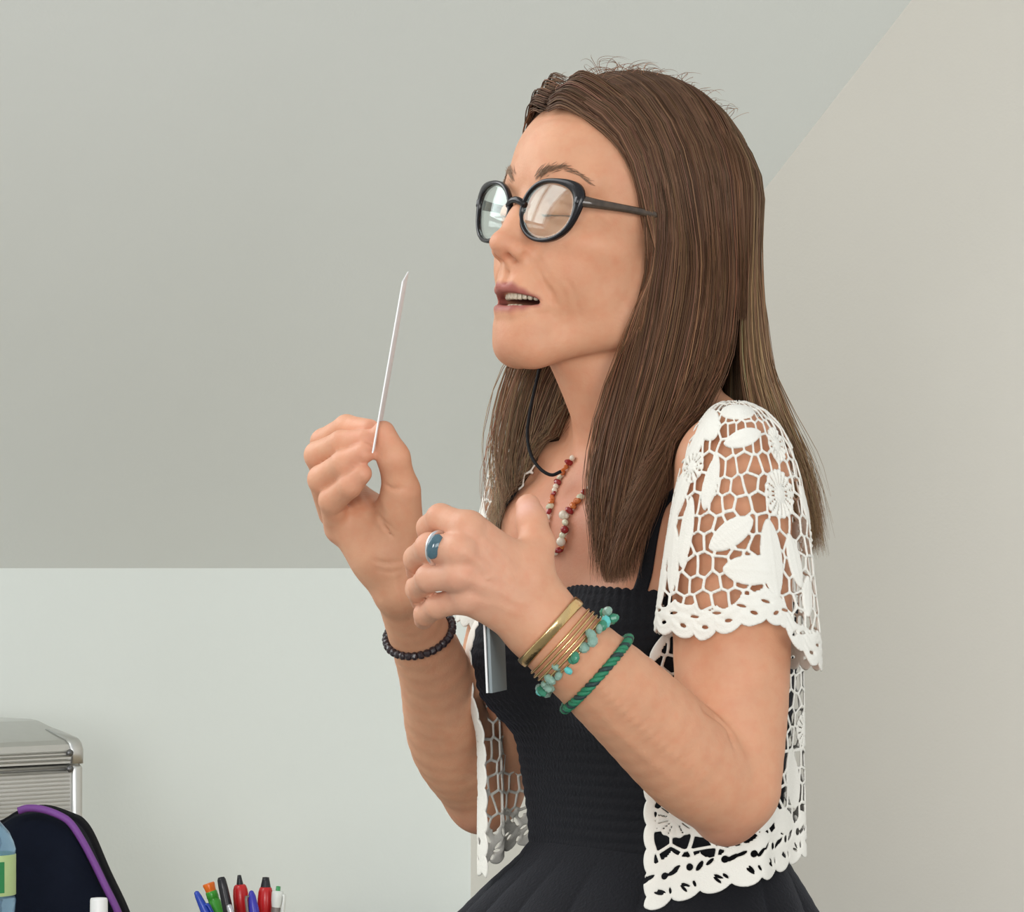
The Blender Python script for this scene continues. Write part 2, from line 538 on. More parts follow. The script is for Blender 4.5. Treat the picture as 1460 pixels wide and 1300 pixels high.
# arms: the near one is her left, the far one her right
S1, E1, W1_ = P(1044, 668, -72), P(1044, 1134, -120), P(770, 888, -235)
S2, E2, W2_ = T(-116, -2, -22), P(688, 1122, 195), P(570, 838, -20)
def lerp(a, b, t): return a + (b - a) * t
nd = unit(np.cross(W1_ - E1, [0, 0.3, 1]))
def limb(p, pts, rs, n=10):
    c = catmull(np.column_stack([np.array(pts), np.array(rs)]), n)
    return chain(p, c[:, :3], c[:, 3], 0.8)
def near_arm(p):
    u = [S1, lerp(S1, E1, 0.35), lerp(S1, E1, 0.7), E1 + np.array([2, 0, 6])]
    d = limb(p, u, [41, 42, 39.5, 32], 14)
    ax = unit(W1_ - E1)
    dn = unit(np.cross(ax, np.array([0, -1.0, 0])))          # down-left in the picture
    f1 = lerp(E1, W1_, 0.22) - dn * 2; f2 = lerp(E1, W1_, 0.55); f3 = lerp(E1, W1_, 0.86)
    e = limb(p, [E1 + np.array([-4, -2, 2]), f1, f2, f3, W1_], [32.5, 36, 32.5, 27.5, 25.5], 22)
    d = smin(d, e, 5)
    d = smin(d, ell(p, E1 + np.array([-4, 6, -20]), (15, 16, 14)), 14)   # point of the elbow
    return d
def far_arm(p):
    u = [S2, lerp(S2, E2, 0.4), lerp(S2, E2, 0.75), E2]
    d = limb(p, u, [40, 38, 37, 32], 14)
    f1 = lerp(E2, W2_, 0.25) + np.array([-8, 0, 0]); f2 = lerp(E2, W2_, 0.6); f3 = lerp(E2, W2_, 0.88)
    e = limb(p, [E2, f1, f2, f3, W2_], [32, 33.5, 27, 20.5, 18.5], 22)
    d = smin(d, e, 6)
    d = smin(d, ell(p, E2 + np.array([-2, 0, -19]), (16, 16, 15)), 14)
    return d

# far hand: pinches the card between the finger tips and the thumb
FH = dict(
    index=([P(492, 690, 16), P(462, 630, -4), P(494, 609, -27), P(527, 612, -46)], [10.4, 9.6, 8.8, 7.4]),
    middle=([P(480, 712, 4), P(454, 649, -22), P(487, 632, -46), P(520, 627, -58)], [10.4, 10.0, 9.2, 7.8]),
    ring=([P(474, 732, -8), P(459, 683, -36), P(490, 661, -57), P(518, 646, -66)], [10.2, 10.0, 9.2, 7.6]),
    pinky=([P(482, 752, -20), P(474, 713, -44), P(499, 692, -60), P(516, 675, -66)], [10.2, 9.6, 8.6, 7.2]),
    thumb=([P(572, 778, -28), P(572, 700, -50), P(561, 652, -62), P(547, 616, -62)], [15, 13.0, 11.0, 8.2]))
def far_hand(p):
    d = chain(p, [W2_, P(548, 790, -22), P(522, 745, -18)], [20, 23, 20], 10)          # heel and palm
    d = smin(d, cap(p, P(545, 800, -20), P(497, 758, -22), 15, 12), 10)               # little-finger side
    d = smin(d, cap(p, P(532, 748, -6), P(492, 700, 6), 20, 13), 12)                  # back of the hand
    d = smin(d, cap(p, P(492, 750, -14), P(490, 694, 10), 11, 11), 9)                 # knuckle row
    d = smin(d, cap(p, P(574, 790, -26), P(566, 722, -42), 16, 16), 10)               # ball of the thumb
    d = smax(d, -cap(p, P(526, 700, -46), P(534, 730, -54), 6, 5), 8)                 # hollow of the palm
    f = None
    for nme in ('index', 'middle', 'ring', 'pinky'):
        a, r = FH[nme]
        e = chain(p, a, r, 3)
        f = e if f is None else smin(f, e, 1.3)
    d = smin(d, f, 5)
    d = smin(d, chain(p, *FH['thumb'], 5), 6)
    d = smax(d, -chain(p, [P(520, 690, -55), P(532, 735, -50), P(560, 762, -48)], [1.2, 1.6, 0.8]), 3)   # palm line
    return d
# near hand: back towards the viewer, thumb up, fingers pointing left and curling away
NH = dict(
    index=([P(664, 752, -268), P(628, 738, -252), P(612, 752, -228), P(612, 772, -210)], [10.4, 9.0, 8.2, 7.2]),
    middle=([P(652, 785, -276), P(612, 780, -262), P(594, 796, -234), P(596, 816, -214)], [10.6, 9.2, 8.4, 7.4]),
    ring=([P(650, 820, -272), P(612, 824, -258), P(596, 840, -230), P(600, 856, -210)], [10.2, 8.8, 8.0, 7.0]),
    pinky=([P(662, 853, -260), P(624, 864, -246), P(606, 876, -224), P(604, 884, -206)], [9.4, 8.0, 7.2, 6.4]),
    thumb=([P(752, 822, -244), P(766, 776, -232), P(758, 742, -222), P(753, 722, -216)], [15, 11.5, 10.0, 8.4]))
def near_hand(p):
    kn = [NH[n][0][0] for n in ('index', 'middle', 'ring', 'pinky')]
    d = None
    for i, k in enumerate(kn):
        b = lerp(W1_, P(768, 868, -235), 0.6) + (k - kn[1]) * 0.22
        e = cap(p, b, k + np.array([3, 4, 0]), 15.5, 11.0)
        d = e if d is None else smin(d, e, 11)
    d = smin(d, cap(p, W1_, P(742, 858, -240), 22, 20), 12)
    d = smin(d, cap(p, P(768, 850, -236), P(758, 800, -238), 15, 12), 12)             # base of the thumb
    d = smin(d, cap(p, P(752, 800, -240), P(690, 775, -258), 9, 9), 12)               # web
    f = None
    for nme in ('index', 'middle', 'ring', 'pinky'):
        e = chain(p, *NH[nme], 3)
        f = e if f is None else smin(f, e, 1.3)
    d = smin(d, f, 4.5)
    d = smin(d, chain(p, *NH['thumb'], 4), 6)
    for k in kn:                                                                       # knuckles and tendons
        d = smin(d, ell(p, k + np.array([2, -3, 1]), (8.0, 7.0, 7.0)), 6)
        d = smin(d, cap(p, k + np.array([4, -7.5, 0]), lerp(k, W1_, 0.55) + np.array([0, -11, 0]), 2.2, 1.2), 5)
    return d

def bbox(pts, r):
    pts = np.array(pts); return pts.min(0) - r, pts.max(0) + r
BB = {
    'head': bbox([H(x, y, z) for x in (-76, 76) for y in (-102, 118) for z in (-122, 112)], 2),
    'neck': bbox([H(0, -16, -40), T(0, -6, 0), T(0, 40, -10), H(0, 40, -95)], 60),
    'torso': bbox([T(x, y, z) for x in (-180, 180) for y in (-130, 115) for z in (-560, 80)], 2),
    'na': bbox([S1, E1, W1_], 48), 'fa': bbox([S2, E2, W2_], 46),
    'nh': bbox([x for v in NH.values() for x in v[0]] + [W1_], 26), 'fh': bbox([x for v in FH.values() for x in v[0]] + [W2_], 26)}
def body_sdf(p):
    d = culled(torso_sdf, p, *BB['torso'])
    d = smin(d, culled(neck_sdf, p, *BB['neck']), 18)
    d = smin(d, culled(head_sdf, p, *BB['head']), 7)
    d = smin(d, culled(near_arm, p, *BB['na']), 9)
    d = smin(d, culled(far_arm, p, *BB['fa']), 9)
    d = smin(d, culled(near_hand, p, *BB['nh']), 6)
    d = smin(d, culled(far_hand, p, *BB['fh']), 6)
    return smax(d, (-330.0 - (p[:, 2] - np.float32(TO[2]))), 6)

def hit(px, py, off=0.0, y0=-420.0, fn=None):
    """first point of the body on the line of sight through pixel(s)"""
    fn = fn or body_sdf
    px = np.atleast_1d(np.asarray(px, float)); py = np.atleast_1d(np.asarray(py, float))
    d = np.stack([(px - 730) / FPX, np.ones_like(px), (810 - py) / FPX], 1)
    o = np.array([0, -PD, 0.0])
    t = np.full(len(px), PD + y0)
    for _ in range(70):
        q = (o + d * t[:, None]).astype(np.float32)
        t = t + np.clip(fn(q) - off, -8, 20) * 0.8
    return o + d * t[:, None]
# ---------------------------------------------------------------- skin
def skin_material():
    m = new_mat('skin', 0.52, spec=0.32)
    b = pbsdf(m)
    tc = node(m, 'ShaderNodeTexCoord')
    at = node(m, 'ShaderNodeAttribute', attribute_name='col')
    n = node(m, 'ShaderNodeTexNoise'); n.inputs['Scale'].default_value = 45; n.inputs['Detail'].default_value = 5
    link(m, tc.outputs['Object'], n.inputs['Vector'])
    r = node(m, 'ShaderNodeMapRange'); r.inputs['To Min'].default_value = 0.90; r.inputs['To Max'].default_value = 1.09
    link(m, n.outputs['Fac'], r.inputs['Value'])
    mx = node(m, 'ShaderNodeVectorMath', operation='SCALE')
    link(m, at.outputs['Color'], mx.inputs[0]); link(m, r.outputs['Result'], mx.inputs['Scale'])
    n3 = node(m, 'ShaderNodeTexNoise'); n3.inputs['Scale'].default_value = 110; n3.inputs['Detail'].default_value = 6
    link(m, tc.outputs['Object'], n3.inputs['Vector'])
    r3 = node(m, 'ShaderNodeMapRange'); r3.inputs['From Min'].default_value = 0.42; r3.inputs['From Max'].default_value = 0.75; r3.inputs['To Max'].default_value = 0.55
    link(m, n3.outputs['Fac'], r3.inputs['Value'])
    hs = node(m, 'ShaderNodeMix', data_type='RGBA', blend_type='MULTIPLY'); hs.inputs['B'].default_value = (0.97, 0.80, 0.76, 1)
    link(m, r3.outputs['Result'], hs.inputs['Factor']); link(m, mx.outputs['Vector'], hs.inputs['A'])
    link(m, hs.outputs['Result'], b.inputs['Base Color'])
    b.inputs['Subsurface Weight'].default_value = 0.12
    b.inputs['Subsurface Radius'].default_value = (1.0, 0.45, 0.25)
    b.inputs['Subsurface Scale'].default_value = 0.006
    n2 = node(m, 'ShaderNodeTexNoise'); n2.inputs['Scale'].default_value = 480; n2.inputs['Detail'].default_value = 3
    link(m, tc.outputs['Object'], n2.inputs['Vector'])
    bp = node(m, 'ShaderNodeBump'); bp.inputs['Strength'].default_value = 0.16; bp.inputs['Distance'].default_value = 0.0012
    link(m, n2.outputs['Fac'], bp.inputs['Height']); link(m, bp.outputs['Normal'], b.inputs['Normal'])
    return m
m_skin = skin_material()
PERSON_AT = Vector((0.10, 2.56, 0.0))
person = empty('person', PERSON_AT)
tag(person, 'woman in a black dress and white lace bolero talking with raised hands', 'person')

def gauss(q, c, s):
    return np.exp(-(((q - np.asarray(c)) / np.asarray(s)) ** 2).sum(1))
def skin_colors(v):
    base = np.array([0.655, 0.335, 0.198])
    c = np.tile(base, (len(v), 1))
    q = (v - HO) @ HR / HS
    s = q.copy(); s[:, 0] = np.abs(s[:, 0])
    def mixto(w, colr):
        nonlocal c
        w = np.clip(w, 0, 1)[:, None]
        c = c * (1 - w) + np.array(colr) * w
    mixto(0.45 * gauss(s, (42, 66, -35), (22, 30, 18)), (0.67, 0.30, 0.175))       # cheeks
    mixto(0.50 * gauss(s, (0, 106, -36), (16, 14, 14)), (0.65, 0.275, 0.17))       # nose
    mixto(0.35 * gauss(s, (0, 92, -103), (22, 16, 14)), (0.66, 0.30, 0.19))       # chin
    up = [a + np.array([0, 1.0, -1.2]) for a in LIPU]; lw = [a + np.array([0, 1.0, 1.2]) for a in LIPL]
    f32 = s.astype(np.float32)
    dl = np.minimum(chain(f32, up, [3.6, 3.8, 3.2, 2.4, 1.4]), chain(f32, lw, [3.6, 3.6, 3.2, 2.4, 1.4]))
    mixto(np.clip(0.95 - dl / 1.5, 0, 1) * (s[:, 1] > 60), (0.37, 0.120, 0.095))
    inside = np.clip(1 - ell(f32, (0, 78, -72.2), (25, 30, 5.6)) / 1.0, 0, 1) * (s[:, 1] < 88.5 - s[:, 0] ** 2 * 0.02) * (s[:, 1] > 40)
    mixto(inside, (0.156, 0.039, 0.039))
    # chest, knuckles, elbows and finger tips are redder
    t = (v - TO) @ TR
    mixto(0.75 * gauss(t, (10, 60, -50), (90, 50, 60)), (0.52, 0.215, 0.135))
    for k in (E1, E2):
        mixto(0.5 * gauss(v, k + np.array([-4, 0, -30]), (26, 30, 20)), (0.546, 0.221, 0.156))
    for hd in (NH, FH):
        for ch in hd.values():
            for i, jp in enumerate(ch[0]):
                mixto((0.30 if i < 3 else 0.5) * gauss(v, jp, (11, 14, 11)), (0.67, 0.31, 0.21))
    mixto(0.75 * gauss(v, P(751, 726, -224), (5.5, 9, 6.5)), (0.80, 0.50, 0.42))      # thumb nail
    mixto(0.55 * gauss(v, P(660, 820, -265), (40, 40, 40)), (0.72, 0.40, 0.29))
    return c
lo = np.min([b[0] for b in BB.values()], 0); hi = np.max([b[1] for b in BB.values()], 0)
lo[2] = TO[2] - 345
V, Q = surface(body_sdf, lo - 6, hi + 6, 1.6, levels=4, slack=2.0)
# skin creases: drawn on the surface and pressed in
CREASES = [  # pixels, depth, half width
    ([(768, 366), (776, 384), (784, 402), (787, 418)], 0.9, 3.0), ([(781, 424), (786, 434), (785, 448)], 0.9, 1.6),
    ([(808, 398), (818, 416), (824, 438), (827, 458)], 0.75, 1.6), ([(797, 408), (805, 422), (809, 444), (805, 468), (797, 490)], 0.7, 1.8),
    ([(775, 172), (800, 168), (826, 174)], 0.5, 2.2), ([(768, 196), (796, 190), (830, 197)], 0.5, 2.4),
    ([(848, 280), (862, 287), (874, 296)], 0.6, 1.6), ([(846, 300), (860, 310), (870, 320)], 0.6, 1.6),
    ([(1004, 1012), (1024, 1024), (1040, 1042), (1046, 1062)], 3.2, 3.2),
    ([(518, 690), (524, 712), (540, 736), (562, 756)], 1.6, 1.9), ([(505, 705), (520, 735), (550, 765)], 0.9, 2.0), ([(530, 798), (552, 803), (574, 800)], 1.0, 1.8), ([(536, 812), (556, 816), (574, 812)], 0.7, 1.8),
    ([(480, 735), (492, 728), (502, 730)], 0.9, 1.6), ([(548, 690), (560, 697), (576, 696)], 1.3, 1.6),
    ([(845, 600), (858, 596), (880, 590)], 0.7, 2.4)]
RIDGES = [  # tendons and veins
    ([(672, 756), (704, 782), (740, 818)], 0.9, 2.6), ([(660, 788), (700, 812), (742, 842)], 1.0, 2.6), ([(658, 822), (700, 838), (744, 860)], 0.9, 2.6), ([(670, 854), (704, 862), (740, 876)], 0.6, 2.6),
    ([(682, 772), (706, 802), (722, 808), (738, 850)], 0.8, 1.7), ([(676, 838), (700, 822), (722, 826), (748, 838)], 0.7, 1.7),
    ([(560, 806), (566, 840), (576, 880)], 0.8, 2.4), ([(578, 800), (584, 840), (594, 880)], 0.8, 2.4),
    ([(800, 930), (860, 985), (930, 1050), (1000, 1110)], 0.8, 4.0), ([(850, 1010), (900, 1062), (970, 1120)], 0.7, 4.0)]
vf = V.astype(np.float32)
disp = np.zeros(len(V))
rid = np.zeros(len(V))
for pl, dep, hw in CREASES + [(a_, -b_, c_) for a_, b_, c_ in RIDGES]:
    c2 = catmull(np.array(pl, float), 24)
    c3 = hit(c2[:, 0], c2[:, 1])
    k = ((V > c3.min(0) - 12) & (V < c3.max(0) + 12)).all(1).nonzero()[0]
    dd_ = np.full(len(k), 1e9); along = np.zeros(len(k))
    for i in range(len(c3)):
        e_ = ((V[k] - c3[i]) ** 2).sum(1)
        m_ = e_ < dd_; dd_[m_] = e_[m_]; along[m_] = i / (len(c3) - 1)
    w_ = np.exp(-dd_ / hw ** 2) * np.sin(np.pi * np.clip(along, 0.04, 0.96)) ** 0.5
    if dep > 0: disp[k] = np.maximum(disp[k], w_ * dep)
    else: rid[k] = np.maximum(rid[k], -w_ * dep)
disp = disp - rid
k = np.nonzero(np.abs(disp) > 0.01)[0]
skin_c = skin_colors(V)
V[k] -= grad(body_sdf, vf[k]) * disp[k][:, None]
body = mk('body', to_world(V), Q, m_skin, person, colors=skin_c, origin=PERSON_AT)
# ---------------------------------------------------------------- dress
def torso_radius(phi, z, off=0.0):
    """distance from the torso axis to the skin in direction phi (0 = her left, pi/2 = front) at height z"""
    phi, z = np.broadcast_arrays(np.asarray(phi, float), np.asarray(z, float))
    sh = phi.shape
    c, s = np.cos(phi).ravel(), np.sin(phi).ravel(); zz = z.ravel()
    lo_ = np.full(len(c), 20.0); hi_ = np.full(len(c), 260.0)
    for _ in range(15):
        m = (lo_ + hi_) / 2
        q = TO + TL * (m * c)[:, None] + TF * (m * s - 10)[:, None] + TU * zz[:, None]
        ins_ = torso_sdf(q.astype(np.float32)) < off
        lo_ = np.where(ins_, m, lo_); hi_ = np.where(ins_, hi_, m)
    return ((lo_ + hi_) / 2).reshape(sh)
def torso_point(phi, r, z, yo=0.0):
    x = r * np.cos(phi); y = r * np.sin(phi) - 10 + yo
    return TO + x[..., None] * TL + y[..., None] * TF + z[..., None] * TU

m_dress = new_mat('black_knit', 0.82, (0.008, 0.008, 0.010), spec=0.2)
_b = pbsdf(m_dress)
_b.inputs['Sheen Weight'].default_value = 0.08
_b.inputs['Sheen Roughness'].default_value = 0.5
_b.inputs['Sheen Tint'].default_value = (0.5, 0.55, 0.7, 1)
_tc = node(m_dress, 'ShaderNodeTexCoord'); _n = node(m_dress, 'ShaderNodeTexNoise'); _n.inputs['Scale'].default_value = 420
link(m_dress, _tc.outputs['Object'], _n.inputs['Vector'])
_bp = node(m_dress, 'ShaderNodeBump'); _bp.inputs['Strength'].default_value = 0.7; _bp.inputs['Distance'].default_value = 0.0012
link(m_dress, _n.outputs['Fac'], _bp.inputs['Height']); link(m_dress, _bp.outputs['Normal'], _b.inputs['Normal'])

def grid_faces(nu, nv, wrap=False):
    i = np.arange(nu if wrap else nu - 1)[:, None]; j = np.arange(nv - 1)[None]
    i2 = (i + 1) % nu
    return np.stack([i * nv + j, i2 * nv + j, i2 * nv + j + 1, i * nv + j + 1], -1).reshape(-1, 4)

def make_dress():
    nu, nv = 440, 170
    phi = np.linspace(0, 2 * np.pi, nu, endpoint=False)[:, None]
    dphi = np.angle(np.exp(1j * (phi - np.pi / 2)))                       # from the front
    ztop = -97 + 9 * np.cos(dphi) * 0 - 7 * np.exp(-(dphi / 0.22) ** 2) - 10 * (1 - np.cos(dphi)) + 1.6 * np.abs(np.sin(phi * 55))
    v = np.linspace(0, 1, nv)[None]
    z = -292 + (ztop + 292) * v
    r = torso_radius(phi[::4], z[::4], 3.0)
    # finer angle by interpolation
    r = np.stack([np.interp(phi[:, 0], np.append(phi[::4, 0], 2 * np.pi), np.append(r[:, j], r[0, j])) for j in range(nv)], 1)
    ker = np.ones(9) / 9
    for _ in range(2):
        r = np.apply_along_axis(lambda a: np.convolve(np.concatenate([a[-4:], a, a[:4]]), ker, 'valid'), 0, r)
    row = (z + 292) / 8.2                                                 # knitted bands with a zigzag between
    zig = 0.45 * np.sin(phi * 100 + np.pi * (np.floor(row) % 2)) * np.cos(np.pi * 2 * row)
    rib = 0.9 * np.abs(np.sin(np.pi * row)) + 0.35 * zig
    edge = np.clip((1 - v) / 0.02, 0, 1)
    outer = torso_point(phi, r + rib * edge, z)
    inner = torso_point(phi, r - 2.0, z)[:, ::-1]
    G = np.concatenate([outer, inner], 1)
    bod = (G.reshape(-1, 3), [grid_faces(nu, G.shape[1], True)[:, ::-1]])
    # skirt
    nz = 76
    zz = -288 - 430 * np.linspace(0, 1, nz)[None] ** 1.3
    rows = [(-288, 112, 78, 0), (-302, 119, 88, 2), (-322, 134, 106, 8), (-352, 155, 130, 16), (-450, 205, 190, 24), (-740, 280, 262, 24)]
    rr = np.array(rows)[::-1]
    w_ = np.interp(zz, rr[:, 0], rr[:, 1]); y_ = np.interp(zz, rr[:, 0], rr[:, 2]); yo = np.interp(zz, rr[:, 0], rr[:, 3])
    base = 1 / np.sqrt((np.cos(phi) / w_) ** 2 + (np.sin(phi) / y_) ** 2)
    fl = np.clip((-292 - zz) / 60, 0, 1)
    pleat = 7.5 * fl * (np.abs(np.sin(phi * 8.0 + 0.5 + 0.35 * np.sin(phi * 3))) ** 0.7 - 0.5)
    rowk = (zz + 292) / 8.2
    rs = base + pleat + 0.6 * np.abs(np.sin(np.pi * rowk))
    out_ = torso_point(phi, rs, zz + 0 * phi, yo - 8)
    in_ = torso_point(phi, rs - 2.5, zz + 0 * phi, yo - 8)[:, ::-1]
    G2 = np.concatenate([out_, in_], 1)
    skirt = (G2.reshape(-1, 3), [grid_faces(nu, G2.shape[1], True)])
    return bod, skirt
bod, skirt = make_dress()
dress = mk('dress', to_world(bod[0]), bod[1], m_dress, person)
tag(dress, 'black ribbed knit bodice')
mk('skirt', to_world(skirt[0]), skirt[1], m_dress, dress)
# shoulder straps with a small pearl each
def on_skin(pts, off, fn=None, it=6):
    fn = fn or body_sdf
    p = np.array(pts, dtype=np.float32)
    for _ in range(it):
        d = fn(p)[:, None]
        p = p + grad(fn, p) * (off - d) * 0.9
    return p.astype(float)
for sgn in (1, -1):
    pts = catmull([T(sgn * 92, 66, -100), T(sgn * 98, 60, -60), T(sgn * 100, 40, -10), T(sgn * 100, 0, 25), T(sgn * 98, -45, 10), T(sgn * 92, -85, -60), T(sgn * 86, -95, -104)], 60)
    pts = on_skin(pts, 2.4)
    g = grad(body_sdf, pts.astype(np.float32))
    t, a, b = frames(pts)
    side = np.cross(t, g)
    V = []
    for k in range(8):
        th = 2 * np.pi * k / 8
        V.append(pts + side * (5.5 * math.cos(th)) + g * (1.3 * math.sin(th)))
    V = np.stack(V, 1).reshape(-1, 3)
    n = len(pts); i = np.arange(n - 1)[:, None] * 8; j = np.arange(8)[None]
    F = np.stack([i + j, i + (j + 1) % 8, i + 8 + (j + 1) % 8, i + 8 + j], -1).reshape(-1, 4)
    mk('shoulder_strap', to_world(V), F, m_dress, dress)
# ---------------------------------------------------------------- white lace bolero: cords, leaves, wheels and scalloped borders cut as geometry
m_lace = noisy(new_mat('ivory_lace', 0.85, spec=0.2), (0.80, 0.775, 0.70), (0.86, 0.84, 0.77), 60, 0.5, 900, dist=0.0008)
pbsdf(m_lace).inputs['Subsurface Weight'].default_value = 0.0

def vnoise(a, b, s, seed):
    return (np.sin(a / s + seed) + np.sin(b / s * 1.13 + 2.1 * seed + 0.7 * np.sin(a / s * 0.7)) + np.sin((a + b) / s * 0.71 + 3.3 * seed)) / 3
def net(a, b, cell, seed, hw):
    """irregular crochet mesh: threads run along the borders of jittered, staggered cells"""
    g = np.random.default_rng(int(seed * 100))
    J = g.uniform(-0.5, 0.5, (97, 89, 2))
    ca, cb = cell, cell * 1.18
    wa = a + 1.6 * vnoise(a, b, 6.0, seed); wb = b + 1.6 * vnoise(a, b, 7.0, seed + 4)
    j0 = np.floor(wb / cb).astype(int)
    d1 = np.full(a.shape, 1e9); pts = []
    for dj in (-1, 0, 1):
        j = j0 + dj
        sh = (j % 2) * 0.5
        i0 = np.floor(wa / ca - sh).astype(int)
        for di in (-1, 0, 1):
            i = i0 + di
            jj = J[i % 97, j % 89]
            x = (i + 0.5 + sh + 0.55 * jj[..., 0]) * ca; y = (j + 0.5 + 0.55 * jj[..., 1]) * cb
            pts.append((x, y, (x - wa) ** 2 + (y - wb) ** 2))
    D = np.stack([q[2] for q in pts]); X = np.stack([q[0] for q in pts]); Y = np.stack([q[1] for q in pts])
    k = D.argmin(0)[None]
    x1, y1 = np.take_along_axis(X, k, 0)[0], np.take_along_axis(Y, k, 0)[0]
    best = np.full(a.shape, 1e9)
    for x, y, _ in pts:
        dx, dy = x - x1, y - y1
        L = np.hypot(dx, dy)
        e = np.where(L > 1e-3, ((x + x1) / 2 - wa) * dx / np.maximum(L, 1e-3) + ((y + y1) / 2 - wb) * dy / np.maximum(L, 1e-3), 1e9)
        best = np.minimum(best, e)
    return hw - best
class Motifs:
    def __init__(s): s.l = []
    def wheel(s, a, b, r, n=18): s.l.append(('w', a, b, r, n))
    def leaf(s, a, b, L, W, ang): s.l.append(('l', a, b, L, W, ang))
    def blob(s, a, b, ra, rb, ang=0): s.l.append(('b', a, b, ra, rb, ang))
    def hole(s, a, b, ra, rb, ang=0): s.l.append(('h', a, b, ra, rb, ang))
    def apply(s, a, b, f, h):
        holes = []
        for m in s.l:
            da, db = a - m[1], b - m[2]
            if m[0] == 'w':
                r = np.hypot(da, db); th = np.arctan2(db, da)
                d = m[3] * (1 + 0.03 * np.cos(th * m[4])) - r
                k = d > f
                f = np.where(k, d, f)
                hh = 1.0 + 0.55 * np.cos(th * m[4]) * np.clip((r - 3) / 4, 0, 1)
                hh = np.where(r < 3.4, 1.7, hh)
                slot = np.where((r > m[3] * 0.38) & (r < m[3] * 0.88), 0.75 - np.abs(((th * m[4] / (2 * np.pi)) % 1) - 0.5) * 2 * np.pi * r / m[4] , -9)
                h = np.where(k, hh, h)
                holes.append(slot - 0.35)
            elif m[0] in 'lb':
                c, sn_ = math.cos(m[5]), math.sin(m[5])
                u = da * c + db * sn_; v = -da * sn_ + db * c
                if m[0] == 'l':
                    wv = m[4] / 2 * np.sqrt(np.clip(1 - (u / (m[3] / 2)) ** 2, 0, 1)) ** 1.3
                    d = np.where(np.abs(u) < m[3] / 2, np.minimum(wv - np.abs(v), (m[3] / 2 - np.abs(u))), -5)
                    hh = 1.15 + 0.35 * np.exp(-(v / 1.2) ** 2) + 0.12 * np.cos((v * 3.2 + np.abs(u) * 0.4))
                else:
                    q = np.sqrt((u / m[3]) ** 2 + (v / m[4]) ** 2)
                    d = (1 - q) * min(m[3], m[4])
                    hh = 1.1 + 0.7 * np.clip(1 - q, 0, 1) + 0.10 * np.cos(u * 3.0)
                k = d > f
                f = np.where(k, d, f); h = np.where(k, hh, h)
            elif m[0] == 'h':
                c, sn_ = math.cos(m[5]), math.sin(m[5])
                u = da * c + db * sn_; v = -da * sn_ + db * c
                q = np.sqrt((u / m[3]) ** 2 + (v / m[4]) ** 2)
                holes.append((1 - q) * min(m[3], m[4]))
        for x in holes:
            f = np.minimum(f, -x)
        return f, h
def lace_surface(G, a, b, f, h, thick=1.0, flip=False):
    """G (nu,nv,3) surface in mm, f > 0 where there is thread, h relief height; clipped closed mesh"""
    nu, nv = f.shape
    du = np.gradient(G, axis=0); dv = np.gradient(G, axis=1)
    N = np.cross(du, dv); N /= np.linalg.norm(N, axis=2, keepdims=True) + 1e-9
    if flip: N = -N
    Gf, Nf, ff, hf = G.reshape(-1, 3), N.reshape(-1, 3), f.ravel().astype(float), h.ravel()
    ff = np.where(np.abs(ff) < 1e-3, 1e-3, ff)
    i = np.arange(nu - 1)[:, None] * nv; j = np.arange(nv - 1)[None]
    q = np.stack([i + j, i + nv + j, i + nv + j + 1, i + j + 1], -1).reshape(-1, 4)
    if not flip: pass
    t = np.vstack([q[:, [0, 1, 2]], q[:, [0, 2, 3]]])
    if flip: t = t[:, ::-1]
    s = ff[t] > 0
    cnt = s.sum(1)
    full = t[cnt == 3]
    edges = {}
    tri = []
    # one inside
    def rot(tt, ss, want):
        out = tt.copy()
        for k in (1, 2):
            m = ss[:, k] == want
            m &= ~(ss[:, 0] == want) if k == 1 else ~((ss[:, 0] == want) | (ss[:, 1] == want))
            out[m] = np.roll(tt[m], -k, axis=1)
        return out
    t1 = rot(t[cnt == 1], s[cnt == 1], True)      # vertex 0 inside
    t2 = rot(t[cnt == 2], s[cnt == 2], False)     # vertex 0 outside
    E = np.vstack([t1[:, [0, 1]], t1[:, [0, 2]], t2[:, [0, 1]], t2[:, [0, 2]]])
    Es = np.sort(E, 1)
    key = Es[:, 0].astype(np.int64) * (nu * nv) + Es[:, 1]
    uk, first, inv = np.unique(key, return_index=True, return_inverse=True)
    e = Es[first]
    tt = ff[e[:, 0]] / (ff[e[:, 0]] - ff[e[:, 1]])
    EV = Gf[e[:, 0]] + (Gf[e[:, 1]] - Gf[e[:, 0]]) * tt[:, None]
    used = np.nonzero(ff > 0)[0]
    n = len(used)
    m_ = -np.ones(nu * nv, int); m_[used] = np.arange(n)
    fi = ff[used]
    prof = np.sqrt(np.clip(fi / 1.0, 0, 1)) * thick * hf[used]
    front = Gf[used] + Nf[used] * prof[:, None]
    back = Gf[used] - Nf[used] * (np.sqrt(np.clip(fi / 1.0, 0, 1)) * thick * 0.6)[:, None]
    V = np.vstack([front, back, EV])
    n1, n2 = len(t1), len(t2)
    iv = inv + 2 * n
    a1, a2, b1, b2 = iv[:n1], iv[n1:2 * n1], iv[2 * n1:2 * n1 + n2], iv[2 * n1 + n2:]
    def side(o):
        return np.vstack([m_[full] + o,
                          np.stack([m_[t1[:, 0]] + o, a1, a2], -1),
                          np.stack([b1, m_[t2[:, 1]] + o, m_[t2[:, 2]] + o], -1),
                          np.stack([b1, m_[t2[:, 2]] + o, b2], -1)])
    F = np.vstack([side(0), side(n)[:, ::-1]])
    return V, [F]
def scallop(x, period, depth, ph=0.0):
    return depth * np.abs(np.sin(np.pi * x / period + ph)) ** 0.6

bolero = empty('lace_bolero', to_world(T(0, 0, -60)))
bolero.parent = person; bolero.location = Vector(to_world(T(0, 0, -60))) - PERSON_AT
tag(bolero, 'open white crochet lace bolero with short sleeves')

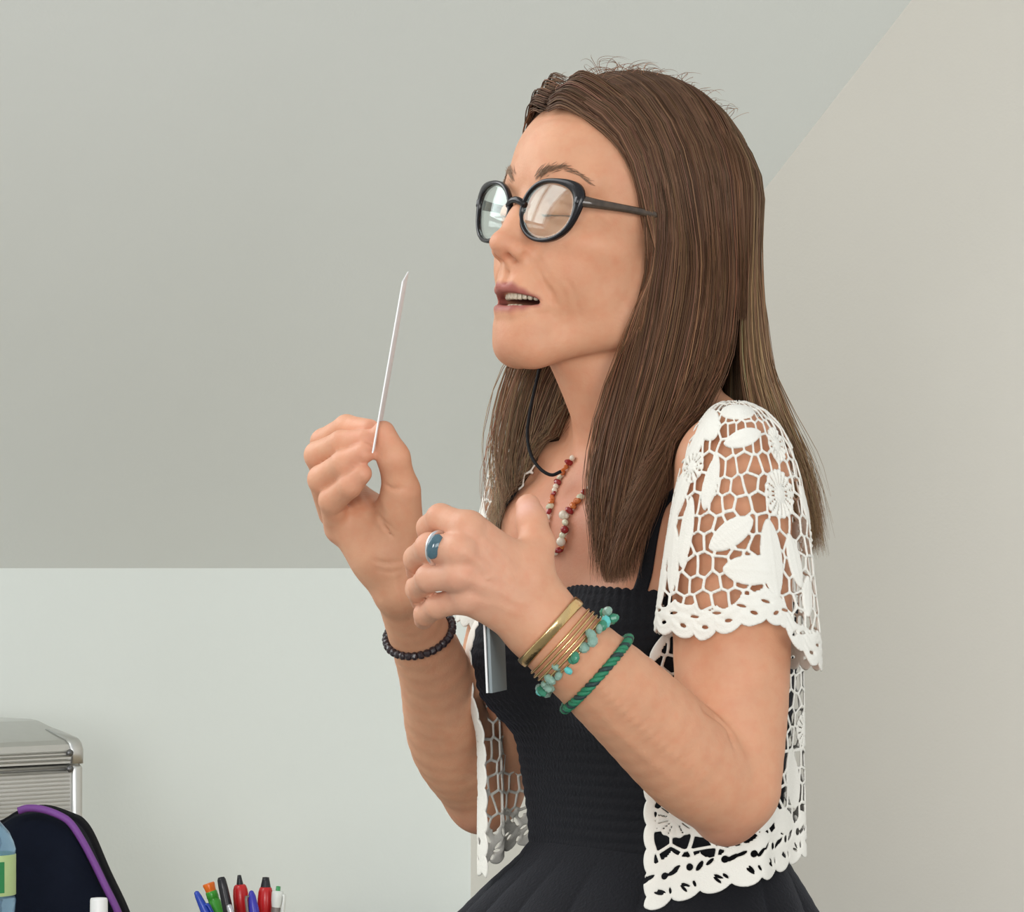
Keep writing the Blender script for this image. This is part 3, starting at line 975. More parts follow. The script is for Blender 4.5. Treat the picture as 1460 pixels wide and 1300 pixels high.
# ---- near sleeve
SLV = np.array([  # py, left px, right px, depth y, depth radius
    (574, 1028, 1064, -70, 18), (580, 1016, 1078, -71, 34), (592, 1004, 1096, -72, 46), (620, 986, 1116, -74, 56), (680, 966, 1136, -78, 61),
    (760, 950, 1150, -84, 62), (840, 939, 1158, -88, 63), (900, 932, 1164, -92, 64), (1000, 930, 1168, -98, 66)], float)
def sleeve_grid(rows, nu, nv, y_shift=0.0, x_shift=0.0):
    d = catmull(rows, nv)
    mmpx = (PD + d[:, 3]) / FPX
    cx_ = ((d[:, 1] + d[:, 2]) / 2 - 730) * mmpx; rx = (d[:, 2] - d[:, 1]) / 2 * mmpx
    z = (810 - d[:, 0]) * mmpx
    th = np.linspace(-np.pi, np.pi, nu)[:, None]
    X = cx_[None] + rx[None] * np.sin(th); Y = d[:, 3][None] - d[:, 4][None] * np.cos(th)
    Gm = np.stack([X, Y, z[None] + 0 * th], -1)
    mid = Gm[nu // 2]
    arc = np.concatenate([[0], np.cumsum(np.linalg.norm(np.diff(mid, axis=0), axis=1))])
    return Gm, th * 56.0 + 0 * arc[None], arc[None] + 0 * th, d
nu, nv = 360, 235
G, ga, gb, dd = sleeve_grid(SLV, nu, nv)
def sl(px, py):
    k = np.argmin(np.abs(dd[:, 0] - py))
    xc, rx = (dd[k, 1] + dd[k, 2]) / 2, (dd[k, 2] - dd[k, 1]) / 2
    return math.asin(max(-0.98, min(0.98, (px - xc) / rx))) * 56.0, gb[0, k]
# folds of the sleeve
fold = 2.2 * np.sin(ga / 11.0 + 1.0) * np.clip(gb / 80, 0, 1)
Nn = G - np.stack([G[..., 0].mean(0)[None] + 0 * ga, G[..., 1].mean(0)[None] + 0 * ga, G[..., 2]], -1)
Nn /= np.linalg.norm(Nn, axis=2, keepdims=True) + 1e-9
G = G + Nn * fold[..., None]
f = net(ga, gb, 11.6, 1.3, 1.12)
h = np.full_like(f, 0.9)
M = Motifs()
def mw(px, py, r, n): a_, b_ = sl(px, py); M.wheel(a_, b_, r, n)
def ml(px, py, L, W, ang): a_, b_ = sl(px, py); M.leaf(a_, b_, L, W, ang)
def mb(px, py, ra, rb, ang=0): a_, b_ = sl(px, py); M.blob(a_, b_, ra, rb, ang)
mw(1106, 706, 17.5, 18); mw(1102, 636, 13, 14); mw(985, 668, 12, 12)
ml(1034, 762, 40, 19, -0.55); ml(1092, 795, 56, 20, 1.45); ml(1062, 812, 42, 21, 0.05)
ml(1006, 690, 40, 15, 1.75); ml(1052, 628, 44, 14, -0.2); ml(1128, 800, 40, 14, 1.3); ml(975, 760, 50, 12, 1.6); ml(960, 800, 46, 12, 1.5)
ml(994, 628, 50, 18, 1.95); ml(972, 700, 52, 16, 1.8); ml(956, 770, 44, 14, 1.7); ml(945, 835, 40, 14, 1.6); mb(1045, 590, 30, 10); mb(1008, 606, 20, 12, 0.6)
ml(1140, 720, 30, 12, 1.2); ml(1145, 850, 30, 12, 1.7)
for k in range(14):
    M.leaf(rng.uniform(80, 170) * rng.choice([-1, 1]), rng.uniform(20, 130), rng.uniform(30, 44), rng.uniform(12, 18), rng.uniform(0, 3))
for k in range(5):
    M.wheel(rng.uniform(75, 170) * rng.choice([-1, 1]), rng.uniform(20, 130), 14, 16)
# hem line: photo rows of the lower edge, left to right
hem_px = np.array([(932, 900), (960, 905), (990, 912), (1030, 900), (1070, 888), (1105, 890), (1125, 915), (1150, 945), (1164, 958)], float)
hb = np.array([sl(x, y) for x, y in hem_px])
hem = np.interp(ga, [-176] + list(hb[:, 0]) + [176], [hb[0, 1] + 8] + list(hb[:, 1]) + [hb[-1, 1]])
edge = hem + scallop(ga, 17.0, 4.5) - 4.5 - gb
band = edge > 0
# border: overlapping petals with small cut holes
bd = np.where(edge < 21 + 3 * np.sin(ga / 9), np.minimum(edge, 21 + 3 * np.sin(ga / 9) - edge), -9)
k = bd > f
pet = 0.85 + 0.45 * np.abs(np.sin(ga / 8.5 + 0.5 * np.sin(edge / 4))) * np.clip(edge / 4, 0.3, 1) + 0.25 * np.cos(edge * 0.9)
f = np.where(k, bd, f); h = np.where(k, pet, h)
f, h = M.apply(ga, gb, f, h)
Mh = Motifs()
for x in np.arange(-170, 175, 17.0):
    Mh.hole(x + 8.5, np.interp(x + 8.5, ga[:, 0], hem[:, 0]) - 9, 2.6, 1.2, rng.uniform(-0.5, 0.5))
    Mh.hole(x, np.interp(x, ga[:, 0], hem[:, 0]) - 16.5, 3.4, 0.9, rng.uniform(-0.3, 0.3))
f, h = Mh.apply(ga, gb, f, h)
f = np.minimum(f, edge)
V, F = lace_surface(G, ga, gb, f, h, 1.05, flip=True)
WLOC['lace_bolero'] = Vector(to_world(T(0, 0, -60)))
mk('sleeve', to_world(V), F, m_lace, bolero)

# ---- far sleeve: a short flared tube about the far upper arm
nu, nv = 240, 120
th = np.linspace(-np.pi, np.pi, nu)[:, None]; vv = np.linspace(0, 1, nv)[None]
axf = unit(E2 - S2); e1 = unit(np.cross(axf, [0, 1, 0])); e2 = np.cross(axf, e1)
rad = 18 + 27 * np.clip(vv * 6, 0, 1) ** 0.5 + 3 * vv
cen = S2[None, None] + axf * (vv * 168 - 44)[..., None]
G = cen + e1 * (np.cos(th) * rad)[..., None] + e2 * (np.sin(th) * rad)[..., None]
ga = th * 56 + 0 * vv; gb = vv * 168 + 0 * th
f = net(ga, gb, 12.5, 2.3, 1.05); h = np.full_like(f, 0.9)
edge = 160 + scallop(ga, 17.0, 4.5) - 4.5 - gb
bd = np.where(edge < 22, np.minimum(edge, 22 - edge), -9)
k = bd > f; f = np.where(k, bd, f); h = np.where(k, 0.9 + 0.4 * np.abs(np.sin(ga / 8.5)), h)
M = Motifs()
for x in range(16): M.leaf(rng.uniform(-170, 170), rng.uniform(10, 130), rng.uniform(30, 44), 16, rng.uniform(0, 3))
f, h = M.apply(ga, gb, f, h); f = np.minimum(f, edge)
f = np.minimum(f, torso_sdf(G.reshape(-1, 3).astype(np.float32)).reshape(f.shape) - 3.0)      # the armhole opens where the chest begins
V, F = lace_surface(G, ga, gb, f, h, 1.05, flip=True)
mk('sleeve', to_world(V), F, m_lace, bolero)

# ---- body panel: from the near front edge round the back to the far front edge
nu, nv = 530, 236
PH0, PH1 = 0.66, -4.10
ph = np.linspace(PH0, PH1, nu)[:, None]; v = np.linspace(0, 1, nv)[None]
zt = -62.0; zb = np.interp(ph, [-4.10, -3.2, -1.6, -0.6, 0.2, 0.70], [-318, -300, -292, -292, -312, -330])
z = zt + (zb - zt) * v
st = 6
phs = ph[::st]
zs = np.linspace(-62, -335, 60)[None]
rt = torso_radius(phs + 0 * zs, np.maximum(zs, -290) + 0 * phs)
mx = np.maximum.accumulate(rt, axis=1)
rt = mx * 0.72 + rt * 0.28
r = np.empty((nu, nv))
for i in range(nu):
    x = (ph[i, 0] - PH0) / (PH1 - PH0) * (nu - 1) / st
    i0 = min(int(x), len(phs) - 2); w = x - i0
    col_ = rt[i0] * (1 - w) + rt[i0 + 1] * w if x <= len(phs) - 1 else rt[-1]
    r[i] = np.interp(-z[i], -zs[0], col_)
ker = np.ones(31) / 31
r = np.apply_along_axis(lambda q: np.convolve(np.concatenate([np.full(15, q[0]), q, np.full(15, q[-1])]), ker, 'valid'), 0, r)
down = np.clip((-120 - z) / 160, 0, 1)
off = 9 + 4 * down - 6 * np.clip((-2.4 - ph) / 0.5, 0, 1) - 9 * np.exp(-((ph + 0.96) / 0.7) ** 2) + (2.0 + 2.5 * down) * np.sin(ph * 11 + 0.6) + 1.2 * np.sin(ph * 23)
G = torso_point(ph + 0 * z, r + off, z)
ga = (PH0 - ph) * 125.0 + 0 * z; gb = -62 - z
f = net(ga, gb, 11.8, 3.7, 1.15); h = np.full_like(f, 0.9)
hemb = -62 - zb + 0 * z
edge = hemb + scallop(ga, 19.0, 5.0) - 5.0 - gb                       # lower edge
ea = ga - np.interp(-z, [62, 100, 150], [69, 31, 0]) + scallop(gb, 17.0, 2.2) - 2.2; eb = (PH0 - PH1) * 125.0 - ga + scallop(gb, 17.0, 3.0) - 3.0
w1 = 30 + 4 * np.sin(ga / 10)
bd = np.where(edge < w1, np.minimum(edge, w1 - edge), -9)
bd = np.maximum(bd, np.where(ea < 7, np.minimum(ea, 7 - ea), -9)); bd = np.maximum(bd, np.where(eb < 13, np.minimum(eb, 13 - eb), -9))
k = bd > f
pet = 0.85 + 0.5 * np.abs(np.sin(ga / 9.5 + 0.6 * np.sin(edge / 5))) * np.clip(edge / 5, 0.3, 1) + 0.28 * np.cos(edge * 0.75)
f = np.where(k, bd, f); h = np.where(k, pet, h)
M = Motifs()
M.wheel(22, 200, 14, 14); M.leaf(24, 165, 40, 16, 1.2); M.leaf(14, 120, 46, 14, 1.7); M.leaf(36, 205, 30, 15, 0.4); M.leaf(50, 190, 36, 14, -0.6)
M.leaf(120, 175, 46, 22, 1.3); M.leaf(150, 190, 44, 18, 1.9); M.wheel(140, 140, 13, 14); M.leaf(108, 205, 34, 18, 0.3); M.leaf(80, 200, 40, 18, -0.2)
M.wheel(572, 150, 15, 16); M.leaf(578, 105, 44, 16, 1.4); M.leaf(566, 205, 40, 18, 0.8)
for x in range(26): M.leaf(rng.uniform(170, 520), rng.uniform(5, 190), rng.uniform(30, 46), rng.uniform(13, 19), rng.uniform(0, 3))
for x in range(9): M.wheel(rng.uniform(170, 520), rng.uniform(10, 180), rng.uniform(12, 16), 16)
f, h = M.apply(ga, gb, f, h)
Mh = Motifs()
for x in np.arange(6, 590, 19.0):
    hb_ = np.interp(x, ga[:, 0], hemb[:, 0])
    for (da, db, ra, rb, an) in ((4, -11, 3.4, 1.0, 0.5), (5, -13.5, 3.2, 0.9, 0.6), (-5, -21, 4.2, 1.5, -0.8), (-1, -23.5, 3.6, 1.2, -0.7), (8, -24, 2.2, 2.6, 0.2), (-8, -9, 2.4, 1.0, 1.2)):
        Mh.hole(x + da + rng.uniform(-1.5, 1.5), hb_ + db + rng.uniform(-1.5, 1.5), ra, rb, an + rng.uniform(-0.4, 0.4))
f, h = Mh.apply(ga, gb, f, h)
f = np.minimum(np.minimum(f, edge), np.minimum(ea, eb))
V, F = lace_surface(G, ga, gb, f, h, 1.05, flip=False)
mk('body_panel', to_world(V), F, m_lace, bolero)
# ---------------------------------------------------------------- hair: groomed strands over a thin mass
def hair_material():
    m = new_mat('brown_hair', 0.52, spec=0.16)
    b = pbsdf(m)
    at = node(m, 'ShaderNodeAttribute', attribute_name='col')
    link(m, at.outputs['Color'], b.inputs['Base Color'])
    b.inputs['Anisotropic'].default_value = 0.5
    return m
m_hair = hair_material()
NP = 22
def guide(pts): return catmull(pts, NP)
G0 = guide([H(6, 80, 78), H(34, 72, 72), H(57, 54, 48), H(69, 36, 8), P(916, 370, -6), P(908, 440, -6), P(885, 530, 0), P(862, 630, -4), P(850, 710, -28), P(860, 785, -44), P(868, 830, -48)])
G1 = guide([H(5, 62, 94), H(36, 56, 87), H(65, 38, 55), H(77, 20, 5), P(942, 400, -22), P(926, 490, -22), P(900, 600, -24), P(880, 710, -42), P(876, 790, -54), P(880, 832, -56)])
G2 = guide([H(5, 40, 102), H(40, 35, 93), H(71, 20, 55), H(81, 2, 0), P(985, 400, -26), P(966, 510, -28), P(932, 630, -40), P(906, 730, -58), P(892, 795, -64), P(886, 828, -64)])
G3 = guide([H(5, 15, 107), H(42, 10, 97), H(75, -5, 55), H(83, -20, 0), P(1016, 420, -24), P(1000, 515, -28), P(966, 610, -50), P(930, 700, -66), P(902, 770, -70)])
G4 = guide([H(5, -10, 108), H(42, -15, 97), H(75, -28, 55), H(81, -40, 0), P(1046, 420, -8), P(1034, 510, -14), P(1000, 580, -44), P(962, 650, -68), P(932, 715, -74)])
G5 = guide([H(5, -35, 103), H(40, -42, 91), H(69, -55, 52), H(74, -62, 0), P(1064, 420, 8), P(1066, 510, 14), P(1080, 590, 22), P(1108, 680, 20), P(1128, 760, 18)])
G6 = guide([H(3, -55, 95), H(35, -66, 81), H(59, -77, 45), H(60, -82, 0), P(1080, 420, 25), P(1090, 520, 30), P(1114, 600, 34), P(1146, 690, 30), P(1160, 785, 26)])
G7 = guide([H(0, -75, 80), H(25, -86, 62), H(35, -95, 30), P(1072, 330, 62), P(1084, 440, 62), P(1098, 550, 60), P(1126, 640, 56), P(1150, 720, 48), P(1162, 795, 44)])
G8 = guide([H(-10, -86, 66), H(-10, -98, 40), H(-5, -106, 10), P(1066, 370, 92), P(1072, 480, 94), P(1078, 600, 98), P(1092, 680, 98), P(1098, 770, 92)])
FG0 = guide([H(-4, 80, 78), H(-34, 70, 74), H(-58, 50, 45), H(-71, 32, 0), P(762, 450, 108), P(728, 530, 106), P(708, 610, 102), P(703, 680, 98), P(718, 760, 90)])
FG1 = guide([H(-4, 60, 95), H(-38, 50, 88), H(-68, 28, 45), H(-79, 8, -5), P(790, 460, 118), P(758, 550, 118), P(738, 640, 116), P(730, 720, 112), P(738, 785, 106)])
FG2 = guide([H(-4, 15, 107), H(-42, 8, 94), H(-75, -8, 45), H(-82, -20, -5), P(850, 470, 122), P(808, 555, 124), P(785, 625, 124), P(770, 690, 124), P(760, 735, 122)])
FG3 = guide([H(-4, -15, 107), H(-42, -20, 94), H(-73, -36, 45), H(-78, -46, -5), P(905, 470, 122), P(872, 540, 124), P(852, 590, 126), P(838, 630, 128), P(826, 655, 130)])
FG4 = guide([H(-5, -45, 99), H(-38, -58, 82), H(-61, -70, 40), H(-64, -76, 0), P(990, 440, 120), P(985, 550, 128), P(985, 650, 138), P(990, 740, 138), P(995, 790, 136)])
SHEETS = [([G0, G1, G2, G3, G4], 3600, 'a'), ([G4, G5], 380, 's'), ([G5, G6, G7, G8], 2100, 'a'), ([G8, FG4], 420, 'a'), ([FG0, FG1, FG2, FG3], 560, 'w'), ([FG3, FG4], 200, 'a')]
def sheet_at(gs, u):
    """guide interpolated at u in 0..1 (array) -> (n,NP,3)"""
    g = np.stack(gs)
    x = np.clip(u, 0, 1) * (len(gs) - 1)
    i = np.minimum(x.astype(int), len(gs) - 2); w = (x - i)[:, None, None]
    return g[i] * (1 - w) + g[i + 1] * w
def push_out(p, off, it=3):
    """keep points off the skin; p (n,NP,3), off (n,1) clearance"""
    sh = p.shape
    q = p.reshape(-1, 3).astype(np.float32); o = np.broadcast_to(off, sh[:2]).reshape(-1)
    for _ in range(it):
        d = body_sdf(q)
        k = d < o
        if not k.any(): break
        g = grad(body_sdf, q[k], 1.5)
        q[k] += g * (o[k] - d[k])[:, None]
    return q.reshape(sh).astype(float)
def strands_mesh(P3, rad, colr, tip=0.35, seg=3):
    """P3 (n,NP,3) mm, rad (n,), colr (n,NP,3)"""
    n, m, _ = P3.shape
    t = np.gradient(P3, axis=1); t /= np.linalg.norm(t, axis=2, keepdims=True) + 1e-9
    ref = np.array([0.3, -0.9, 0.25]); a = np.cross(t, ref); a /= np.linalg.norm(a, axis=2, keepdims=True) + 1e-9
    b = np.cross(t, a)
    s = np.linspace(0, 1, m)
    prof = np.minimum(1, np.minimum(s / 0.04 + 0.3, (1 - s) / tip + 0.12))
    r = rad[:, None] * prof[None]
    th = np.arange(seg) * 2 * np.pi / seg + 0.5
    V = P3[:, :, None] + r[:, :, None, None] * (a[:, :, None] * np.cos(th)[None, None, :, None] + b[:, :, None] * np.sin(th)[None, None, :, None])
    C = np.broadcast_to(colr[:, :, None, :], V.shape)
    base = (np.arange(n) * m * seg)[:, None, None]
    i = (np.arange(m - 1) * seg)[None, :, None]; j = np.arange(seg)[None, None]
    j2 = (j + 1) % seg
    F = np.stack([base + i + j, base + i + j2, base + i + seg + j2, base + i + seg + j], -1).reshape(-1, 4)
    return V.reshape(-1, 3), F, C.reshape(-1, 3)
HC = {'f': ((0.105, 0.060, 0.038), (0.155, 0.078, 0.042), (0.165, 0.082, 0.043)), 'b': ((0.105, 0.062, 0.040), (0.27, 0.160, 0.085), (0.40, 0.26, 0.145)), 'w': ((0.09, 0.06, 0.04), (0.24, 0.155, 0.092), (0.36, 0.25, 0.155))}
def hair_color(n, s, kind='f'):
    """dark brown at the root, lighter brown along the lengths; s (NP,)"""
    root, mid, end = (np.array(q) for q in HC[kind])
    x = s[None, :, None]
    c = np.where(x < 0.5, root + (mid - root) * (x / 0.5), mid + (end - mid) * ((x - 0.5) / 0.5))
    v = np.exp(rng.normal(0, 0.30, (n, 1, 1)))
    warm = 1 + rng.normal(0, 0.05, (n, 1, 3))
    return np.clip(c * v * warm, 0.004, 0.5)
hair_parts = []
s_ = np.linspace(0, 1, NP)
for gs, n, mode in SHEETS:
    # locks: strands gather about shared centres
    nl = max(6, n // 16)
    cen = np.sort(rng.uniform(0, 1, nl)); lock = rng.integers(0, nl, n)
    u = cen[lock] + rng.normal(0, 0.012, n) * (3 if len(gs) < 3 else 1)
    p = sheet_at(gs, u)
    lockoff = rng.normal(0, 1, (nl, 1, 3)); lockph = rng.uniform(0, 6.28, (nl, 1))
    depth = rng.uniform(0.0, 6.5, (n, 1)) + 2.6
    p = p + lockoff[lock] * (4.0 * s_ ** 1.5)[None, :, None] * np.array([1, 0.8, 0.25])
    p = p + rng.normal(0, 1, (n, 1, 3)) * (0.6 + 3.0 * s_ ** 2)[None, :, None] * np.array([1, 1, 0.3])
    wave = np.sin(s_[None] * 9 + lockph[lock]) * (2.5 * s_ ** 1.2)[None]
    p[..., 0] += wave * (1.8 if mode == 'w' else 1.0)
    p[..., 2] += np.abs(rng.normal(0, 15, (n, 1))) * (s_ ** 5)[None]
    if mode == 's':
        keep_len = 0.55
        idx = np.linspace(0, (NP - 1) * keep_len, NP); i0 = np.minimum(idx.astype(int), NP - 2); w = (idx - i0)[None, :, None]
        p = p[:, i0] * (1 - w) + p[:, i0 + 1] * w
    p = push_out(p, depth)
    rad = rng.uniform(0.24, 0.46, n)
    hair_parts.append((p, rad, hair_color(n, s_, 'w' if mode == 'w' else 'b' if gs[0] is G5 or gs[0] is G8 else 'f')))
    if mode == 'w':                        # stray curls on the far side
        k = 26
        q = sheet_at(gs, rng.uniform(-0.02, 0.25, k)); 
        q[..., 0] += np.cumsum(rng.normal(0, 1.1, (k, NP)), 1) * (s_ ** 2)[None] - (7 * s_ ** 2)[None]
        q[..., 0] += 5 * np.sin(s_[None] * 14 + rng.uniform(0, 6, (k, 1))) * (s_ ** 2)[None]
        hair_parts.append((q, np.full(k, 0.32), hair_color(k, s_) * 1.6))
# wisps along the cheek and neck in front of the main fall
k = 130
q = sheet_at([G0, G1], rng.uniform(0.0, 0.35, k))
q[..., 0] -= (rng.uniform(0, 13, (k, 1)) * np.clip((s_ - 0.38) * 3.2, 0, 1)[None]) * np.clip((1.02 - s_) * 3, 0, 1)[None]
q[..., 0] += 2.6 * np.sin(s_[None] * rng.uniform(6, 13, (k, 1)) + rng.uniform(0, 6, (k, 1))) * (s_ ** 1.5)[None]
q = push_out(q, rng.uniform(5, 10, (k, 1)))
hair_parts.append((q, rng.uniform(0.2, 0.34, k), hair_color(k, s_) * 1.35))
# fly-away hairs on the crown and along the back
k = 190
yy = rng.uniform(-70, 72, k)
fw = []
for y0 in yy:
    z0 = 22 + 84 * math.sqrt(max(0.05, 1 - ((y0 + 8) / 97) ** 2)) + 4
    a0 = rng.uniform(0, 6.28); L = rng.uniform(12, 34) * (1.0 if y0 > 20 else 0.6)
    x0 = rng.uniform(-25, 25)
    tt = np.linspace(0, 1, NP)
    curl = rng.uniform(1.0, 3.2)
    px_ = x0 + L * 0.5 * np.sin(a0 + curl * tt) * tt; py_ = y0 + L * 0.8 * np.cos(a0 + curl * tt) * tt - 5 * tt
    pz_ = z0 - 3 + L * 0.75 * np.sin(tt * rng.uniform(1.2, 2.6)) * 0.8
    fw.append(HO + px_[:, None] * HL + py_[:, None] * HF + pz_[:, None] * HU)
hair_parts.append((np.array(fw), rng.uniform(0.16, 0.26, k), hair_color(k, s_) * 1.8))
# short hair line over the forehead: sweeps sideways from the parting
k = 460
sd_ = np.where(rng.uniform(0, 1, k) < 0.8, 1, -1)
fr_ = []
for i in range(k):
    sg = sd_[i]; y0 = rng.uniform(66, 84); z0 = 97 - (y0 - 62) * 1.18 + rng.uniform(-6, 6)
    e = rng.uniform(0, 1)
    ctrl = [H(sg * rng.uniform(0, 4), y0, z0), H(sg * 20, y0 + 1 - 4 * e, z0 + 4 - 2 * e), H(sg * 40, y0 - 12 - 6 * e, z0 - 8), H(sg * 58, y0 - 30 - 8 * e, z0 - 30 + 6 * e), H(sg * 68, y0 - 46 - 8 * e, z0 - 62 + 8 * e), H(sg * 72, y0 - 54 - 10 * e, z0 - 100)]
    fr_.append(catmull(ctrl, NP))
pf = push_out(np.array(fr_), rng.uniform(1.5, 6.5, (k, 1)))
hair_parts.append((pf, rng.uniform(0.35, 0.55, k), hair_color(k, s_ * 0.5) * 1.25))
Vs, Fs, Cs, off_ = [], [], [], 0
for p, rad, c in hair_parts:
    v, f, cc = strands_mesh(p, rad, c)
    Vs.append(v); Fs.append(f + off_); Cs.append(cc); off_ += len(v)
hair = mk('hair', to_world(np.vstack(Vs)), np.vstack(Fs), m_hair, person, colors=np.vstack(Cs))
tag(hair, 'long straight brown hair with lighter ends', kind='stuff')
# the mass beneath: one thin closed sheet per run of guides, and a cap on the skull
mass = []
for gs, n, mode in SHEETS:
    if mode in 's': continue
    nu_ = 14 * (len(gs) - 1) + 1
    p = sheet_at(gs, np.linspace(0.34 if mode == 'w' else 0.02, 0.98, nu_))
    lim = 0.93 if mode == 'a' else 0.86
    idx = np.linspace(0, (NP - 1) * lim, NP); i0 = np.minimum(idx.astype(int), NP - 2); w = (idx - i0)[None, :, None]
    p = p[:, i0] * (1 - w) + p[:, i0 + 1] * w
    p = push_out(p, np.full((nu_, 1), 0.9))
    du = np.gradient(p, axis=0); dv = np.gradient(p, axis=1); N = np.cross(du, dv); N /= np.linalg.norm(N, axis=2, keepdims=True) + 1e-9
    th_ = (0.9 if mode == 'a' else 0.5) * np.clip((1 - np.linspace(0, 1, NP)) * 4, 0.1, 1)[None, :, None]
    a_, b_ = p + N * th_, p - N * th_
    V = np.concatenate([a_.reshape(-1, 3), b_.reshape(-1, 3)])
    g1 = grid_faces(nu_, NP); nn = nu_ * NP
    rim = np.concatenate([np.arange(NP), np.arange(1, nu_) * NP + NP - 1, (nu_ - 1) * NP + np.arange(NP - 2, -1, -1), np.arange(nu_ - 2, 0, -1) * NP])
    r2 = np.roll(rim, -1)
    F = [g1, g1[:, ::-1] + nn, np.stack([rim, rim + nn, r2 + nn, r2], -1)]
    mass.append((V, F))
def cap_sdf(p):
    q = (p - HO.astype(np.float32)) @ HR.astype(np.float32)
    d = head_sdf(p) - 2.6
    lim = np.where(q[:, 2] > -5, 16 + 0.83 * q[:, 2], 14.0)
    d = smax(d, (q[:, 1] - lim) * 0.75, 3)
    d = smax(d, -head_sdf(p) - 2.0, 1)
    return smax(d, -60 - q[:, 2], 4)
Vc, Qc = surface(cap_sdf, BB['head'][0] - 10, BB['head'][1] + 12, 3.0, levels=3)
mass.append((Vc, [Qc]))
V, F = join(mass)
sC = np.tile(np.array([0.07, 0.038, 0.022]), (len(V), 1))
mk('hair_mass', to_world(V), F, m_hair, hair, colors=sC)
# ---------------------------------------------------------------- eyes, brows, teeth
m_eye = noisy(new_mat('eye_white', 0.15), (0.62, 0.58, 0.54), (0.70, 0.66, 0.62), 300)
m_iris = noisy(new_mat('iris', 0.1), (0.05, 0.035, 0.02), (0.12, 0.09, 0.05), 900)
m_teeth = noisy(new_mat('tooth', 0.2), (0.60, 0.52, 0.38), (0.66, 0.58, 0.44), 300)
m_brow = noisy(new_mat('brow_hair', 0.7), (0.26, 0.155, 0.095), (0.34, 0.21, 0.13), 500)
for sg in (1, -1):
    c = H(sg * 31, 71, -7)
    v, f = lathe([(0.01, 12.0), (4, 11.3), (8, 8.9), (11, 4.8), (12, 0), (11, -4.8), (8, -8.9), (0.01, -12)], c, 24, HF)
    e = mk('eyeball', to_world(v), f, m_eye, person)
    v, f = lathe([(0.01, 12.5), (2, 12.4), (5.4, 11.1), (5.6, 10.4)], c, 20, HF)
    mk('iris', to_world(v), f, m_iris, e)
    # brow: short tapered hairs along an arch
    n = 190
    t = rng.uniform(0, 1, n)
    arch = catmull([H(sg * 13, 92, 17), H(sg * 24, 91, 22), H(sg * 37, 85, 25), H(sg * 51, 72, 17)], 60)
    arch = on_skin(arch, 0.3, head_sdf)
    base = arch[(t * 59).astype(int)] + rng.normal(0, 1, (n, 3)) * (1.9 * (1 - 0.65 * t))[:, None] * np.array([0.6, 0.6, 1])
    base = on_skin(base, 0.1, head_sdf, 3)
    tang = np.gradient(arch, axis=0); tang /= np.linalg.norm(tang, axis=1, keepdims=True)
    d = tang[(t * 59).astype(int)] * 1.0 + HU * (0.35 * (1 - t))[:, None] + rng.normal(0, 0.14, (n, 3))
    g = grad(head_sdf, base.astype(np.float32))
    L = rng.uniform(4, 7.5, n)[:, None]
    ss = np.linspace(0, 1, 5)[None, :, None]
    p = base[:, None] + d[:, None] * L[:, None] * ss + g[:, None] * (0.25 + 1.1 * ss * (1 - ss))
    v, f, c_ = strands_mesh(p, rng.uniform(0.16, 0.24, n), np.zeros((n, 5, 3)), tip=0.5)
    b = mk('eyebrow', to_world(v), f, m_brow, person)
    b['kind'] = 'stuff'
    # lashes of the upper lid
    lid = catmull([(19, 81.5, -9), (31, 86.2, -10), (44.5, 78.2, -9)], 40)
    lid = np.array([H(sg * a, b_, c2) for a, b_, c2 in lid])
    k = rng.integers(0, 40, 60)
    p = lid[k][:, None] + (HF * 5.5 - HU * 2.5)[None, None] * ss[:, :, 0][..., None] + HU * 2.0 * ss ** 2 + rng.normal(0, 0.5, (60, 1, 3)) * ss
    v, f, c_ = strands_mesh(p, np.full(60, 0.2), np.zeros((60, 5, 3)), tip=0.6)
    b = mk('eyelashes', to_world(v), f, m_brow, person); b['kind'] = 'stuff'
def tooth_row(zc, hgt, yo, name, n=10, w0=8.0):
    for i in range(n):
        s = (i - (n - 1) / 2)
        th = s * 0.175
        x = 24.5 * math.sin(th); y = 62 + yo + 24.5 * math.cos(th)
        wd = 4.3 if abs(s) < 1 else 3.7
        R = np.stack([HL * math.cos(th) - HF * math.sin(th), HL * math.sin(th) + HF * math.cos(th), HU], 1)
        hh = hgt * (1.0 if abs(s) < 2.2 else 0.88)
        v, f = box(H(x, y, zc), (wd * 0.98, 4.0, hh), R, 1.4)
        mk(name, to_world(v), f, m_teeth, person)
tooth_row(-68.2, 7.0, 1.0, 'upper_tooth'); tooth_row(-77.8, 6.0, -0.5, 'lower_tooth')
# ---------------------------------------------------------------- legs and shoes below the skirt (under the frame)
fl = (-CAM_Z) * 1000.0
def legs_sdf(p):
    d = None
    for sg in (1, -1):
        hip = T(sg * 80, -15, -480); kn_ = T(sg * 62, -5, -860); an_ = T(sg * 55, -20, 0); an_[2] = fl + 75
        e = limb(p, [hip, lerp(hip, kn_, 0.5), kn_, lerp(kn_, an_, 0.35), an_], [78, 66, 48, 52, 30], 14)
        toe = an_ + TF * 110; toe[2] = fl + 28
        e = smin(e, cap(p, an_ - TU * 30 - TF * 15, toe, 30, 24), 10)
        d = e if d is None else np.minimum(d, e)
    return smax(d, fl + 4 - p[:, 2], 4)
lo_l = np.array([-260.0, -260, fl]); hi_l = np.array([420.0, 380, T(0, 0, -420)[2]])
Vl, Ql = surface(legs_sdf, lo_l, hi_l, 8.0, levels=3)
shoe = Vl[:, 2] < fl + 62
lc = np.where(shoe[:, None], np.array([[0.01, 0.01, 0.012]]), np.array([[0.66, 0.345, 0.20]]))
mk('legs', to_world(Vl), Ql, m_skin, person, colors=lc)
